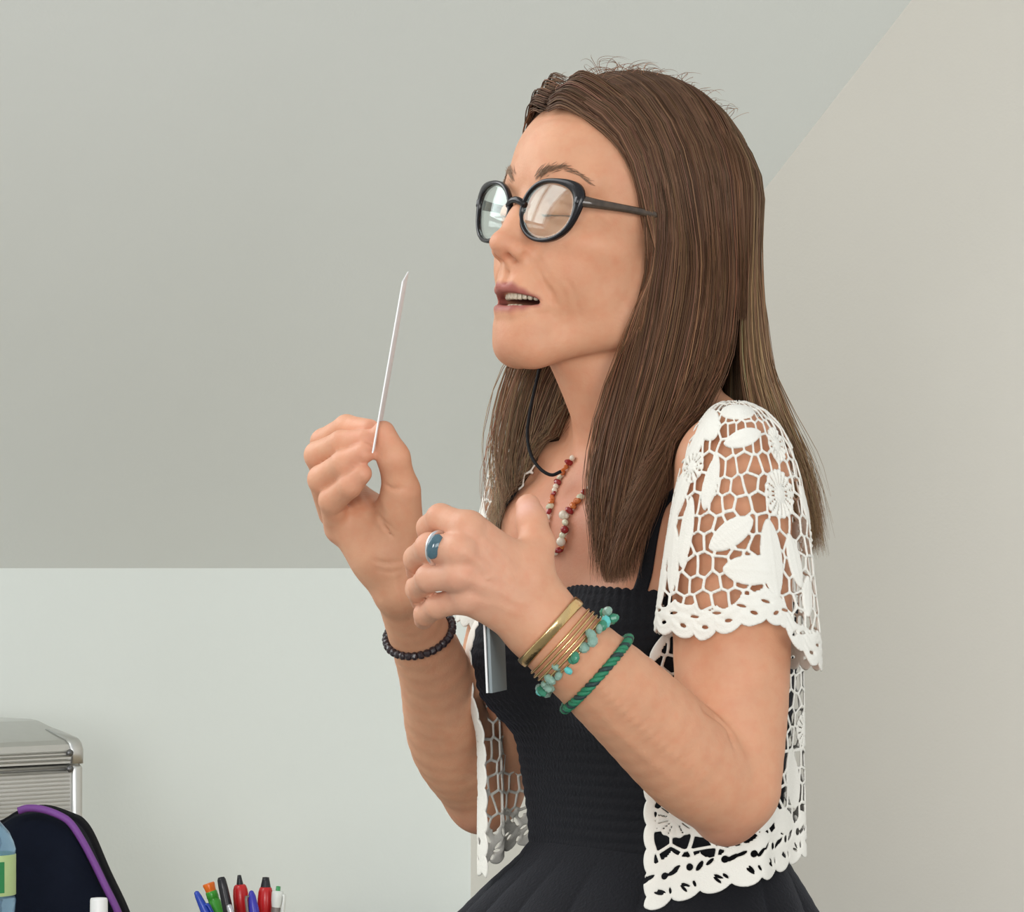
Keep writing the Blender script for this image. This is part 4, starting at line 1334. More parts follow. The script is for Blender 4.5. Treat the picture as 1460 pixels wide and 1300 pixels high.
# ---------------------------------------------------------------- glasses
m_black = noisy(new_mat('black_acetate', 0.18, spec=0.35), (0.006, 0.006, 0.008), (0.014, 0.011, 0.012), 60)
m_tort = noisy(new_mat('tortoise_acetate', 0.15, spec=0.6), (0.006, 0.005, 0.005), (0.11, 0.075, 0.05), 120, detail=2)
m_chrome = noisy(new_mat('polished_steel', 0.3, metal=1.0), (0.75, 0.75, 0.77), (0.82, 0.82, 0.84), 80)
def lens_material():
    m = bpy.data.materials.new('coated_lens'); m.use_nodes = True
    nt = m.node_tree
    for n in list(nt.nodes): nt.nodes.remove(n)
    o = node(m, 'ShaderNodeOutputMaterial'); mx = node(m, 'ShaderNodeMixShader')
    t = node(m, 'ShaderNodeBsdfTransparent'); t.inputs['Color'].default_value = (0.95, 0.97, 0.96, 1)
    g = node(m, 'ShaderNodeBsdfGlossy'); g.inputs['Roughness'].default_value = 0.02; g.inputs['Color'].default_value = (0.88, 1.0, 0.97, 1)
    lw = node(m, 'ShaderNodeLayerWeight'); lw.inputs['Blend'].default_value = 0.5
    pw = node(m, 'ShaderNodeMath', operation='POWER'); pw.inputs[1].default_value = 5.0
    ma = node(m, 'ShaderNodeMath', operation='MULTIPLY_ADD'); ma.inputs[1].default_value = 0.95; ma.inputs[2].default_value = 0.045
    link(m, lw.outputs['Facing'], pw.inputs[0]); link(m, pw.outputs[0], ma.inputs[0])
    link(m, ma.outputs[0], mx.inputs['Fac']); link(m, t.outputs[0], mx.inputs[1]); link(m, g.outputs[0], mx.inputs[2])
    link(m, mx.outputs[0], o.inputs['Surface'])
    return m
m_lens = lens_material()
glasses = empty('eyeglasses', to_world(H(0, 92, -8)))
tag(glasses, 'black cat-eye eyeglasses worn by the woman', 'eyeglasses')
LC, LZ = 33.5, -8.0
def gfront(x): return 96.5 - 0.0026 * x * x                # front curve: y by lateral x
def contour(n, sg, grow=0.0):
    th = np.linspace(0, 2 * np.pi, n, endpoint=False)
    u = 24.5 * np.cos(th); w = 20.5 * np.sin(th)
    # cat-eye: the outer upper corner is drawn out and up, the lower inner one in
    up = np.exp(-(np.angle(np.exp(1j * (th - 0.62))) / 0.55) ** 2)
    u = u + up * 3.0; w = w + up * 2.0
    u = u * (1 - 0.04 * np.sin(th))
    k = np.hypot(u, w); u = u * (1 + grow / k); w = w * (1 + grow / k)
    return th, u, w
for sg in (1, -1):
    th, u, w = contour(72, sg)
    up = np.exp(-(np.angle(np.exp(1j * (th - 0.55))) / 0.55) ** 2)
    wid = 1.5 + 2.5 * up                                       # half width of the rim in its plane
    un = np.stack([np.cos(th), np.sin(th)], 1)
    prof = [(-1, 0.7), (-0.55, 1.0), (0.55, 1.0), (1, 0.7), (1, -0.7), (0.55, -1.0), (-0.55, -1.0), (-1, -0.7)]
    V = []
    for a, d in prof:
        uu = u + un[:, 0] * (wid + wid * a * 1.0 - 0.4); ww = w + un[:, 1] * (wid + wid * a - 0.4)
        V.append(np.array([H(sg * (LC + x), gfront(LC + x) + d * 2.3, LZ + z) for x, z in zip(uu, ww)]))
    V = np.stack(V, 1); n = len(th)
    i = np.arange(n)[:, None]; j = np.arange(8)[None]
    F = np.stack([i * 8 + j, i * 8 + (j + 1) % 8, ((i + 1) % n) * 8 + (j + 1) % 8, ((i + 1) % n) * 8 + j], -1).reshape(-1, 4)
    mk('rim', to_world(V.reshape(-1, 3)), F, m_black, glasses)
    # lens: a domed plate filling the rim
    rings = np.linspace(0, 1.012, 10)
    front, back = [], []
    for r_ in rings:
        for x, z in zip(u * r_, w * r_):
            dome = 1.8 * (1 - r_ ** 2)
            front.append(H(sg * (LC + x), gfront(LC + x) + 0.4 + dome, LZ + z)); back.append(H(sg * (LC + x), gfront(LC + x) - 1.0 + dome, LZ + z))
    v = np.array(front + back); m0 = len(front)
    i = np.arange(9)[:, None] * 72; j = np.arange(72)[None]; j2 = (j + 1) % 72
    q = np.stack([i + j, i + j2, i + 72 + j2, i + 72 + j], -1).reshape(-1, 4)
    jj = np.arange(72); e0 = 9 * 72
    side = np.stack([e0 + jj, e0 + (jj + 1) % 72, m0 + e0 + (jj + 1) % 72, m0 + e0 + jj], -1)
    mk('lens', to_world(v), [q[:, ::-1], q + m0, side], m_lens, glasses)
    # temple arm with hinge
    tp = catmull([H(sg * 63, 86, 0), H(sg * 66.5, 74, 0), H(sg * 71, 40, 1), H(sg * 75.5, 2, 0), H(sg * 75, -14, -12), H(sg * 73, -22, -34)], 40)
    hv = np.interp(np.linspace(0, 1, 40), [0, 0.1, 0.35, 0.8, 1], [4.4, 4.0, 2.8, 2.6, 2.8])
    v, f = tube(tp, hv, 10, up=HU, rb=np.full(40, 1.7))
    ta = mk('temple', to_world(v), f, m_tort, glasses)
    v, f = box(H(sg * 61.5, 86, 0), (4.0, 7, 6.0), HR, 1.2)
    mk('hinge_block', to_world(v), f, m_black, ta)
    # nose pad
    v, f = tube(np.array([H(sg * 7.5, 92, -12), H(sg * 10.5, 89, -18)]), 2.0, 8)
    mk('nose_pad', to_world(v), f, m_black, glasses)
bp = catmull([H(-10.5, 97, -4), H(-5, 98.6, -1.2), H(0, 99, -0.4), H(5, 98.6, -1.2), H(10.5, 97, -4)], 20)
v, f = tube(bp, 2.6, 10, up=HU, rb=np.full(20, 2.0))
mk('bridge', to_world(v), f, m_black, glasses)

# ---------------------------------------------------------------- jewellery and cord
m_gold = noisy(new_mat('gold', 0.22, metal=1.0), (0.80, 0.55, 0.24), (0.88, 0.64, 0.32), 90, 0.2, 400)
m_green = noisy(new_mat('green_stone', 0.25), (0.02, 0.16, 0.09), (0.07, 0.32, 0.20), 160)
m_sea = noisy(new_mat('sea_green_stone', 0.2), (0.16, 0.30, 0.24), (0.32, 0.46, 0.38), 160)
m_turq = noisy(new_mat('turquoise_stone', 0.18), (0.06, 0.46, 0.44), (0.20, 0.62, 0.58), 200)
m_gcord = noisy(new_mat('green_cord', 0.6), (0.01, 0.14, 0.07), (0.03, 0.26, 0.13), 300, 0.4, 900)
m_dcord = noisy(new_mat('dark_green_cord', 0.6), (0.01, 0.03, 0.03), (0.02, 0.06, 0.05), 300, 0.4, 900)
m_dbead = noisy(new_mat('dark_bead', 0.3), (0.012, 0.007, 0.011), (0.045, 0.028, 0.03), 200)
m_pearl = noisy(new_mat('pearl', 0.2), (0.72, 0.62, 0.48), (0.80, 0.72, 0.60), 120)
m_amber = noisy(new_mat('amber_chip', 0.2), (0.50, 0.10, 0.03), (0.62, 0.22, 0.06), 160)
m_garnet = noisy(new_mat('garnet', 0.15), (0.22, 0.012, 0.015), (0.34, 0.03, 0.03), 160)
m_glassb = noisy(new_mat('clear_bead', 0.08), (0.62, 0.60, 0.40), (0.75, 0.72, 0.55), 160)
m_cord = noisy(new_mat('black_cord', 0.7, spec=0.15), (0.006, 0.006, 0.007), (0.012, 0.012, 0.013), 300)

def arm_loop(c, ax, n, off, sdf, tilt=None):
    """closed loop lying on the limb: outward from centre c in the plane normal to ax"""
    ax = unit(ax); e1 = unit(np.cross(ax, [0, 1, 0.01])); e2 = np.cross(ax, e1)
    th = np.linspace(0, 2 * np.pi, n, endpoint=False)
    dr = np.cos(th)[:, None] * e1 + np.sin(th)[:, None] * e2
    lo_ = np.zeros(n); hi_ = np.full(n, 60.0)
    for _ in range(16):
        m = (lo_ + hi_) / 2
        ins_ = sdf((c + dr * m[:, None]).astype(np.float32)) < off
        lo_ = np.where(ins_, m, lo_); hi_ = np.where(ins_, hi_, m)
    return c + dr * ((lo_ + hi_) / 2)[:, None]
def sphere(c, r, sq=(1, 1, 1), seg=10, R=None):
    v, f = lathe([(max(0.02, math.sin(a)) , -math.cos(a)) for a in np.linspace(0, math.pi, 7)], (0, 0, 0), seg)
    v = v * np.asarray(sq) * r
    if R is not None: v = v @ np.asarray(R).T
    return v + c, f
def rand_rot():
    q = rng.normal(0, 1, (3, 3)); u, _, w = np.linalg.svd(q); return u @ w
near_limb = lambda p: smin(near_arm(p), near_hand(p), 6)
far_limb = lambda p: smin(far_arm(p), far_hand(p), 6)
def mid_axis(px, py, y, sdf):            # centre of the limb behind a pixel
    return P(px, py, y)
axn = unit(W1_ - E1)
# gold bangle on the near wrist
lp = arm_loop(P(786, 900, -228), axn * np.array([1, 0.1, 1]) + np.array([0.0, 0.06, 0.0]), 72, 1.4, near_limb)
v, f = tube(lp, np.full(72, 3.8), 8, closed=True, up=axn, rb=np.full(72, 0.9))
tag(mk('bangle', to_world(v), f, m_gold), 'flat hammered gold bangle nearest the hand on her near wrist', 'bracelet')
# coiled gold wire with stone chips
br = empty('stone_bracelet', to_world(P(798, 930, -215)))
tag(br, 'coiled gold wire bracelet with sea-green stone chips on her near wrist', 'bracelet')
c0 = lerp(W1_, E1, 0.115)
for k in range(5):
    cc = c0 - axn * (k * 4.0 - 3)
    lp = arm_loop(cc, axn * np.array([1, 0.1, 1]) + np.array([0.0, 0.05, 0.0]), 64, 1.2 + 0.5 * (k % 2), near_limb)
    v, f = tube(lp, 0.75, 6, closed=True)
    mk('wire_coil', to_world(v), f, m_gold, br)
n = 44
lp = arm_loop(c0 - axn * 13, axn * np.array([1, 0.1, 1]) + np.array([0.0, 0.05, 0.0]), n, 3.4, near_limb)
for k in range(n):
    v, f = sphere(lp[k] + rng.normal(0, 2.0, 3), rng.uniform(3.0, 4.6), (1.15, 0.85, 0.75), 8, rand_rot())
    mk('stone_chip', to_world(v), f, [m_sea, m_sea, m_sea, m_green][rng.integers(0, 4)] if k % 9 else m_turq, br, smooth=False)
# twisted green cord further up the forearm
br = empty('cord_bracelet', to_world(P(828, 962, -200)))
tag(br, 'thin twisted green cord bracelet highest on her near forearm', 'bracelet')
cc = lerp(W1_, E1, 0.285)
lp = arm_loop(cc, axn * np.array([1, 0.1, 1]) + np.array([0.0, 0.03, 0.0]), 120, 2.0, near_limb)
t_, a_, b_ = frames(np.vstack([lp, lp[:1]])); a_, b_ = a_[:-1], b_[:-1]
for k in range(3):
    ph_ = np.linspace(0, 2 * np.pi * 17, 120, endpoint=False) + k * 2 * np.pi / 3
    q = lp + a_ * (1.7 * np.cos(ph_))[:, None] + b_ * (1.7 * np.sin(ph_))[:, None]
    v, f = tube(q, 1.75, 6, closed=True)
    mk('twisted_strand', to_world(v), f, [m_gcord, m_gcord, m_dcord][k], br)
# bead bracelet on the far wrist
br = empty('bead_bracelet', to_world(P(592, 920, 20)))
tag(br, 'dark faceted bead bracelet around her far wrist', 'bracelet')
axf_ = unit(W2_ - E2)
cc = lerp(W2_, E2, 0.215)
lp = arm_loop(cc, axf_ + np.array([0.0, 0.25, 0.12]), 34, 2.4, far_limb)
for k in range(34):
    v, f = sphere(lp[k], 3.3, (1, 1, 0.9), 8, rand_rot())
    mk('bead', to_world(v), f, m_dbead, br, smooth=False)
# ring with a blue-grey stone
m_ring = noisy(new_mat('blue_grey_stone', 0.12), (0.02, 0.06, 0.085), (0.12, 0.21, 0.25), 140)
rg = empty('finger_ring', to_world(P(626, 786, -270)))
tag(rg, 'silver ring with large blue-grey stone on her near hand', 'ring')
ma, mb_ = NH['middle'][0][0], NH['middle'][0][1]
fa = unit(mb_ - ma)
lp = arm_loop(lerp(ma, mb_, 0.70), fa, 28, 0.9, lambda p: chain(p, *NH['middle'], 3))
v, f = tube(lp, 1.6, 8, closed=True); mk('band', to_world(v), f, m_chrome, rg)
st_c = lerp(ma, mb_, 0.70) + unit(np.cross(fa, [0.0, 0.25, 1.0])) * 0 + np.array([-1.5, -10.5, 1.0])
v, f = sphere(st_c, 1.0, (5.2, 3.2, 8.6), 14, np.stack([unit([0.93, 0.15, -0.33]), unit([-0.15, 1, 0]), unit([0.33, 0, 0.93])], 1))
mk('stone', to_world(v), f, m_ring, rg)
# necklace of chips and pearls
chest = lambda p: smin(torso_sdf(p), neck_sdf(p), 18)
nk = empty('necklace', to_world(hit(800, 740, fn=chest)[0]))
tag(nk, 'necklace of amber and garnet chips with small pearls', 'necklace')
path = catmull(np.array([(818, 650), (808, 664), (797, 682), (789, 704), (782, 732), (777, 756), (778, 776), (788, 788), (799, 782), (804, 764), (806, 740), (816, 722), (834, 702), (852, 684), (872, 660)], float), 60)
pp = hit(path[:, 0], path[:, 1], 2.2, fn=chest)
v, f = tube(pp, 0.5, 5); mk('thread', to_world(v), f, m_amber, nk)
seg_ = np.concatenate([[0], np.cumsum(np.linalg.norm(np.diff(pp, axis=0), axis=1))])
for k, s0 in enumerate(np.arange(2, seg_[-1], 4.5)):
    c = np.array([np.interp(s0, seg_, pp[:, i]) for i in range(3)])
    mt = [m_pearl, m_garnet, m_amber, m_amber, m_glassb, m_garnet, m_pearl][k % 7]
    if mt is m_pearl: v, f = sphere(c, 2.2, (1, 1, 1), 10)
    else: v, f = sphere(c, rng.uniform(2.1, 3.4), (1.25, 0.75, 0.75), 7, rand_rot())
    mk('bead', to_world(v), f, mt, nk, smooth=mt is m_pearl)
for k, (x, y) in enumerate([(803, 734), (806, 745), (805, 755), (802, 763), (800, 772)]):
    c = hit(x, y, 3.6, fn=chest)[0]
    v, f = sphere(c, [3.4, 2.4, 3.0, 2.6, 3.6][k], (1, 1, 1), 10)
    mk('bead', to_world(v), f, [m_pearl, m_glassb, m_garnet, m_glassb, m_pearl][k], nk)
# thin black cord hanging from the far side of the head
cp = catmull([P(776, 500, 92), P(767, 535, 86), P(757, 580, 76), P(752, 618, 64), P(757, 648, 52), P(770, 668, 42), P(786, 677, 36), P(800, 672, 34)], 50)
v, f = tube(cp, 1.3, 8)
tag(mk('neck_cord', to_world(v), f, m_cord), 'thin black cord hanging below her chin', 'cord')

# ---------------------------------------------------------------- cards in the hands
m_card = noisy(new_mat('white_card', 0.6), (0.86, 0.86, 0.85), (0.90, 0.90, 0.89), 40)
m_gcard = noisy(new_mat('grey_card', 0.55), (0.20, 0.24, 0.25), (0.26, 0.30, 0.31), 40)
def plate(a, up_, wd, n_, L, W, th_):
    """plate with lower near corner a: long side up_, width side wd, thickness n_"""
    up_, wd = unit(up_), unit(wd); n_ = unit(np.cross(up_, wd))
    c = a + up_ * L / 2 + wd * W / 2
    return box(c, (L, W, th_), np.stack([up_, wd, n_], 1), 0.25)
A0 = P(531, 646, -84); A1 = P(574, 401, -58)
wdir = np.array([0.035, 1.0, 0.20])
v, f = plate(A0, A1 - A0, wdir, None, np.linalg.norm(A1 - A0) , 62, 1.0)
tag(mk('held_card', to_world(v), f, m_card), 'white card held edge-on between the fingertips of her far hand', 'card')
B0 = P(700, 988, -236)
gc = empty('grey_card', to_world(B0)); tag(gc, 'grey card hanging below her near hand', 'card')
v, f = plate(B0, P(694, 850, -236) - B0, np.array([0.16, 1.0, 0.0]), None, 68, 60, 2.0)
mk('card_sheet', to_world(v), f, m_gcard, gc)
v, f = plate(B0 + np.array([-2.6, -1, 0]), P(694, 850, -236) - B0, np.array([0.16, 1.0, 0.0]), None, 68, 60, 1.2)
mk('card_backing', to_world(v), f, m_card, gc)
# ---------------------------------------------------------------- table by the knee wall and the things on it
m_table = noisy(new_mat('pale_beech', 0.4), (0.50, 0.40, 0.28), (0.58, 0.47, 0.34), 14, 0.1, 120)
m_alu = noisy(new_mat('brushed_aluminium', 0.34, metal=1.0), (0.66, 0.66, 0.64), (0.72, 0.72, 0.70), 60)
m_ribbed = noisy(new_mat('ribbed_sheet', 0.55, metal=0.35), (0.66, 0.65, 0.61), (0.72, 0.71, 0.67), 60)
m_dkm = noisy(new_mat('dark_steel', 0.35, metal=0.8), (0.16, 0.16, 0.16), (0.22, 0.22, 0.22), 80)
TZ = 0.765
KR = np.stack([kd, gd, UP], 1)                       # axes: along the knee wall, into the room, up
def kp(s_, d_, z_): return C0 + kd * s_ + gd * d_ + UP * z_
table = empty('table', kp(1.05, 0.55, 0)); tag(table, 'pale wooden table against the knee wall below the frame', 'table')
v, f = box(kp(1.05, 0.62, TZ - 0.0125), (1.5, 1.2, 0.025), KR, 0.004); mk('tabletop', v, f, m_table, table, smooth=False)
for a_ in (0.38, 1.72):
    for b_ in (0.08, 1.16):
        v, f = box(kp(a_, b_, (TZ - 0.025) / 2), (0.05, 0.05, TZ - 0.025), KR, 0.004); mk('leg', v, f, m_table, table, smooth=False)

# aluminium case: right front top corner seen at pixel (119,1062)
def on_plane(px, py, d_):
    """point on the line of sight lying d_ metres in front of the knee wall"""
    r_ = np.array([(px - 730) / FPX, 1.0, (810 - py) / FPX]); o_ = np.array([0, 0, CAM_Z])
    t_ = (C0.dot(gd) + d_ - o_.dot(gd)) / r_.dot(gd)
    return o_ + r_ * t_
CD = 0.30                                            # front of the case, from the wall
pc = on_plane(119, 1087, CD); s_right = (pc - C0).dot(kd); z_seam = pc[2]
CW = 0.46
case = empty('aluminium_case', kp(s_right + CW / 2, CD - 0.11, TZ)); tag(case, 'ribbed aluminium tool case standing against the knee wall', 'case')
def case_part(name, prof, s0, s1, mat, bevel=False):
    """profile (d from front, z) extruded along the wall"""
    n_ = len(prof)
    V = np.array([kp(s0, CD - p[0], p[1]) for p in prof] + [kp(s1, CD - p[0], p[1]) for p in prof])
    q = np.array([[i, (i + 1) % n_, (i + 1) % n_ + n_, i + n_] for i in range(n_)])
    return mk(name, V, [q, np.arange(n_)[None, ::-1], (np.arange(n_) + n_)[None]], mat, case, smooth=False)
DEP = 0.22
body_ = case_part('case_body', [(0.004, TZ + 0.003), (0.004, z_seam - 0.002), (DEP, z_seam - 0.002), (DEP, TZ + 0.003)], s_right + 0.006, s_right + CW - 0.006, m_ribbed)
k = 0
zz = z_seam - 0.016
while zz > TZ + 0.01:                                # raised ribs of the sheet
    v, f = tube(np.array([kp(s_right + 0.018, CD - 0.004, zz), kp(s_right + CW - 0.018, CD - 0.004, zz)]), 0.0012, 6)
    mk('rib', v, f, m_ribbed, body_); zz -= 0.0048
lidp = [(0.0, z_seam), (0.0, z_seam + 0.016), (0.003, z_seam + 0.0225), (0.010, z_seam + 0.0275), (0.020, z_seam + 0.0305), (0.085, z_seam + 0.048), (0.10, z_seam + 0.0495), (DEP - 0.01, z_seam + 0.0495), (DEP, z_seam + 0.04), (DEP, z_seam)]
lid_ = case_part('lid', lidp, s_right + 0.004, s_right + CW - 0.004, m_alu)
for zz in (0.004, 0.009, 0.0135):
    v, f = tube(np.array([kp(s_right + 0.02, CD + 0.0004, z_seam + zz), kp(s_right + CW - 0.02, CD + 0.0004, z_seam + zz)]), 0.0014, 6); mk('lid_rib', v, f, m_alu, lid_)
for zz in (-0.004, -0.0095):
    v, f = tube(np.array([kp(s_right + 0.016, CD - 0.002, z_seam + zz), kp(s_right + CW - 0.016, CD - 0.002, z_seam + zz)]), 0.0024, 8); mk('seam_profile', v, f, m_alu, case)
for s0 in (s_right, s_right + CW - 0.016):           # corner posts, rounded lid corners and their rivets
    v, f = box(kp(s0 + 0.008, CD - 0.006, (TZ + z_seam) / 2), (0.016, 0.014, z_seam - TZ - 0.004), KR, 0.005); mk('corner_post', v, f, m_alu, case)
    prof = [(-0.002, z_seam - 0.001), (-0.002, z_seam + 0.016), (0.001, z_seam + 0.025), (0.009, z_seam + 0.0305), (0.022, z_seam + 0.034), (0.05, z_seam + 0.040), (0.05, z_seam)]
    sA, sB = s0 - 0.003, s0 + 0.019
    ring_ = []
    for ss, inset in ((sA, 0.006), (sA + 0.004, 0.0015), (sA + 0.009, 0.0), (sB - 0.003, 0.0), (sB, 0.0008)):
        ring_.append(np.array([kp(ss, CD - p[0] - (inset if i < 3 else 0), p[1] - (inset if i > 1 and i < 6 else 0)) for i, p in enumerate(prof)]))
    V = np.stack(ring_); n_ = len(prof)
    i = np.arange(4)[:, None] * n_; j = np.arange(n_)[None]; j2 = (j + 1) % n_
    q = np.stack([i + j, i + j2, i + n_ + j2, i + n_ + j], -1).reshape(-1, 4)
    cc_ = mk('corner_cap', V.reshape(-1, 3), [q, np.arange(n_)[None, ::-1], (np.arange(n_) + 4 * n_)[None]], m_alu, case)
    for zz in (0.0125, -0.0065):
        v, f = lathe([(0.0001, 0.0015), (0.004, 0.001), (0.0045, -0.001)], kp(s0 + (0.021 if s0 == s_right else -0.005), CD + 0.0015, z_seam + zz), 12, gd); mk('rivet', v, f, m_dkm, cc_)
# the strap end sticking out at the side
v, f = tube(np.array([kp(s_right + 0.002, CD - 0.02, z_seam - 0.010), kp(s_right - 0.012, CD - 0.024, z_seam - 0.004)]), 0.0016, 6); mk('latch_pin', v, f, m_dkm, case)

# navy bag with purple piping
m_navy = noisy(new_mat('navy_fabric', 0.8, spec=0.1), (0.004, 0.006, 0.013), (0.007, 0.010, 0.021), 40, 0.4, 900)
m_navy2 = noisy(new_mat('black_fabric', 0.85, spec=0.1), (0.004, 0.004, 0.007), (0.006, 0.006, 0.010), 40, 0.4, 900)
m_purple = noisy(new_mat('purple_piping', 0.55), (0.17, 0.045, 0.26), (0.23, 0.07, 0.34), 90, 0.3, 700)
BD_ = 3.86
def bp_(px, py, d=BD_): return pix(px, py, d)
outl = [(-70, 1230), (-40, 1190), (0, 1170), (25, 1156), (60, 1151), (98, 1163), (114, 1172), (129, 1194), (151, 1245), (177, 1300), (198, 1360), (208, 1420)]
oc = catmull(np.array(outl, float), 60)
zb_px = 810 + (CAM_Z - TZ) * FPX / BD_
bag = empty('navy_bag', np.array([bp_(70, 1200)[0], BD_ + 0.03, TZ])); tag(bag, 'navy fabric bag with purple piping in front of the case', 'bag')
def bag_shell(name, depth_rows, mat):
    rows_ = []
    for (dy, sc_) in depth_rows:
        ring = []
        for x, y in oc:
            cx_, cy_ = 70, 1400
            ring.append(bp_(cx_ + (x - cx_) * sc_, cy_ + (y - cy_) * sc_) + np.array([0, dy, 0]))
        a_, b_ = ring[-1], ring[0]
        nb = 12
        ring.append(np.array([a_[0] - 0.004, a_[1], TZ + 0.004]))
        for t_ in np.linspace(0, 1, nb)[1:-1]: ring.append(np.array([a_[0] + (b_[0] - a_[0]) * t_, a_[1], TZ + 0.001]))
        ring.append(np.array([b_[0] + 0.004, b_[1], TZ + 0.004]))
        rows_.append(np.array(ring))
    V = np.stack(rows_); n_ = V.shape[1]; m_ = len(rows_)
    i = np.arange(m_ - 1)[:, None] * n_; j = np.arange(n_)[None]; j2 = (j + 1) % n_
    q = np.stack([i + j, i + n_ + j, i + n_ + j2, i + j2], -1).reshape(-1, 4)
    return mk(name, V.reshape(-1, 3), [q, np.arange(n_)[None], (np.arange(n_) + (m_ - 1) * n_)[None, ::-1]], mat, bag)
bag_shell('bag_front', [(-0.052, 0.02), (-0.052, 0.5), (-0.048, 0.78), (-0.038, 0.90), (-0.02, 0.97), (0.0, 0.985)], m_navy)
bag_shell('bag_side', [(0.0, 0.985), (0.02, 1.0), (0.045, 1.0), (0.065, 0.96), (0.07, 0.80)], m_navy2)
pip = np.array([bp_(x, y, BD_ - 0.034) for x, y in catmull(np.array([(26, 1156), (40, 1152), (62, 1154), (86, 1163), (101, 1174), (117, 1198), (134, 1230), (150, 1263), (168, 1300), (186, 1350)], float), 60)])
v, f = tube(pip, 0.0042, 8, up=(0, -1, 0), rb=np.full(60, 0.0042)); mk('piping', v, f, m_purple, bag)

# plastic water bottle at the left edge
def clear_plastic(name, c):
    m = new_mat(name, 0.12, c); b = pbsdf(m); b.inputs['Transmission Weight'].default_value = 0.75; b.inputs['IOR'].default_value = 1.2
    tc = node(m, 'ShaderNodeTexCoord'); n_ = node(m, 'ShaderNodeTexNoise'); n_.inputs['Scale'].default_value = 60
    link(m, tc.outputs['Object'], n_.inputs['Vector']); bb = node(m, 'ShaderNodeBump'); bb.inputs['Strength'].default_value = 0.3; bb.inputs['Distance'].default_value = 0.003
    link(m, n_.outputs['Fac'], bb.inputs['Height']); link(m, bb.outputs['Normal'], b.inputs['Normal'])
    return m
m_pet = clear_plastic('blue_plastic', (0.42, 0.66, 0.86))
m_lgreen = noisy(new_mat('green_label', 0.4), (0.01, 0.20, 0.06), (0.03, 0.28, 0.09), 30)
m_llime = noisy(new_mat('lime_label', 0.4), (0.42, 0.58, 0.22), (0.55, 0.70, 0.36), 60)
m_bcap = noisy(new_mat('blue_cap', 0.35), (0.03, 0.12, 0.45), (0.05, 0.16, 0.55), 60)
WB = 3.62
wc = pix(-25, 1300, WB); wc[2] = TZ
def wz(py): return CAM_Z - (py - 810) * WB / FPX - TZ
bottle = empty('water_bottle', wc); tag(bottle, 'clear blue plastic water bottle with green label at the left edge', 'bottle')
prof = [(0.001, 0.0), (0.030, 0.0), (0.0345, 0.006)]
for q_ in np.linspace(0.01, wz(1282), 7): prof += [(0.0350, q_), (0.0328, q_ + 0.006)]
prof += [(0.0345, wz(1276)), (0.0345, wz(1216)), (0.0350, wz(1210)), (0.0328, wz(1200)), (0.028, wz(1186)), (0.019, wz(1172)), (0.0135, wz(1160)), (0.0135, wz(1146))]
v, f = lathe(prof, wc, 40); mk('bottle_body', v, f, m_pet, bottle)
v, f = lathe([(0.0349, wz(1275)), (0.0351, wz(1274)), (0.0351, wz(1218)), (0.0349, wz(1217))], wc, 48); mk('label', v, f, m_llime, bottle)
th_ = np.linspace(-2.6, -0.72, 20)
for nm, (za, zb2), mt in (('label_panel', (1270, 1226), m_lgreen),):
    V = np.array([[wc[0] + 0.0355 * math.cos(t_), wc[1] + 0.0355 * math.sin(t_), TZ + wz(z_)] for z_ in (za, zb2) for t_ in th_] + [[wc[0] + 0.0346 * math.cos(t_), wc[1] + 0.0346 * math.sin(t_), TZ + wz(z_)] for z_ in (za, zb2) for t_ in th_])
    i = np.arange(19); q = np.stack([i, i + 1, i + 21, i + 20], -1)
    mk(nm, V, [q, q[:, ::-1] + 40], mt, bottle)
v, f = lathe([(0.0001, wz(1128)), (0.014, wz(1128)), (0.0152, wz(1130)), (0.0152, wz(1147)), (0.0145, wz(1148))], wc, 28); mk('cap', v, f, m_bcap, bottle)

# white glue stick before the bag
gcn = pix(141, 1300, 3.66); gcn[2] = TZ
zt_ = CAM_Z - (1279 - 810) * 3.66 / FPX - TZ
glue = empty('glue_stick', gcn); tag(glue, 'white capped glue stick standing before the navy bag', 'glue stick')
v, f = lathe([(0.0001, 0), (0.0085, 0), (0.0092, 0.002), (0.0092, zt_ - 0.034), (0.0001, zt_ - 0.034)], gcn, 24); mk('tube', v, f, m_white, glue)
v, f = lathe([(0.0098, zt_ - 0.034), (0.0098, zt_ - 0.03), (0.0094, zt_ - 0.003), (0.0086, zt_ - 0.0008), (0.0001, zt_)], gcn, 24); mk('cap', v, f, m_white, glue)

# pen cup below the frame and its pens
PDp = 3.72
def cmat(name, c, rough=0.3): return noisy(new_mat(name, rough), tuple(x * 0.9 for x in c), tuple(min(1, x * 1.1) for x in c), 60)
m_blue = cmat('blue_plastic_pen', (0.02, 0.06, 0.42)); m_green2 = cmat('green_plastic_pen', (0.05, 0.33, 0.03)); m_orange = cmat('orange_plastic', (0.80, 0.16, 0.01))
m_blk = cmat('black_plastic_pen', (0.010, 0.010, 0.014)); m_red = cmat('red_plastic_pen', (0.52, 0.012, 0.014)); m_violet = cmat('violet_blue_plastic', (0.035, 0.03, 0.38))
m_silver = noisy(new_mat('silver_plastic', 0.3, metal=0.6), (0.5, 0.5, 0.52), (0.6, 0.6, 0.62), 60); m_taupe = cmat('taupe_plastic', (0.20, 0.17, 0.15)); m_offw = cmat('white_plastic', (0.72, 0.74, 0.70)); m_grn3 = cmat('green_tip_plastic', (0.05, 0.30, 0.10))
cupc = pix(342, 1420, PDp); cupc[2] = TZ
v, f = lathe([(0.0001, 0.002), (0.046, 0.002), (0.048, 0.0), (0.050, 0.004), (0.052, 0.098), (0.0505, 0.1), (0.049, 0.098), (0.047, 0.006), (0.0001, 0.006)], cupc, 40)
tag(mk('pen_cup', v, f, m_taupe), 'round pen cup standing on the table under the pens', 'cup')
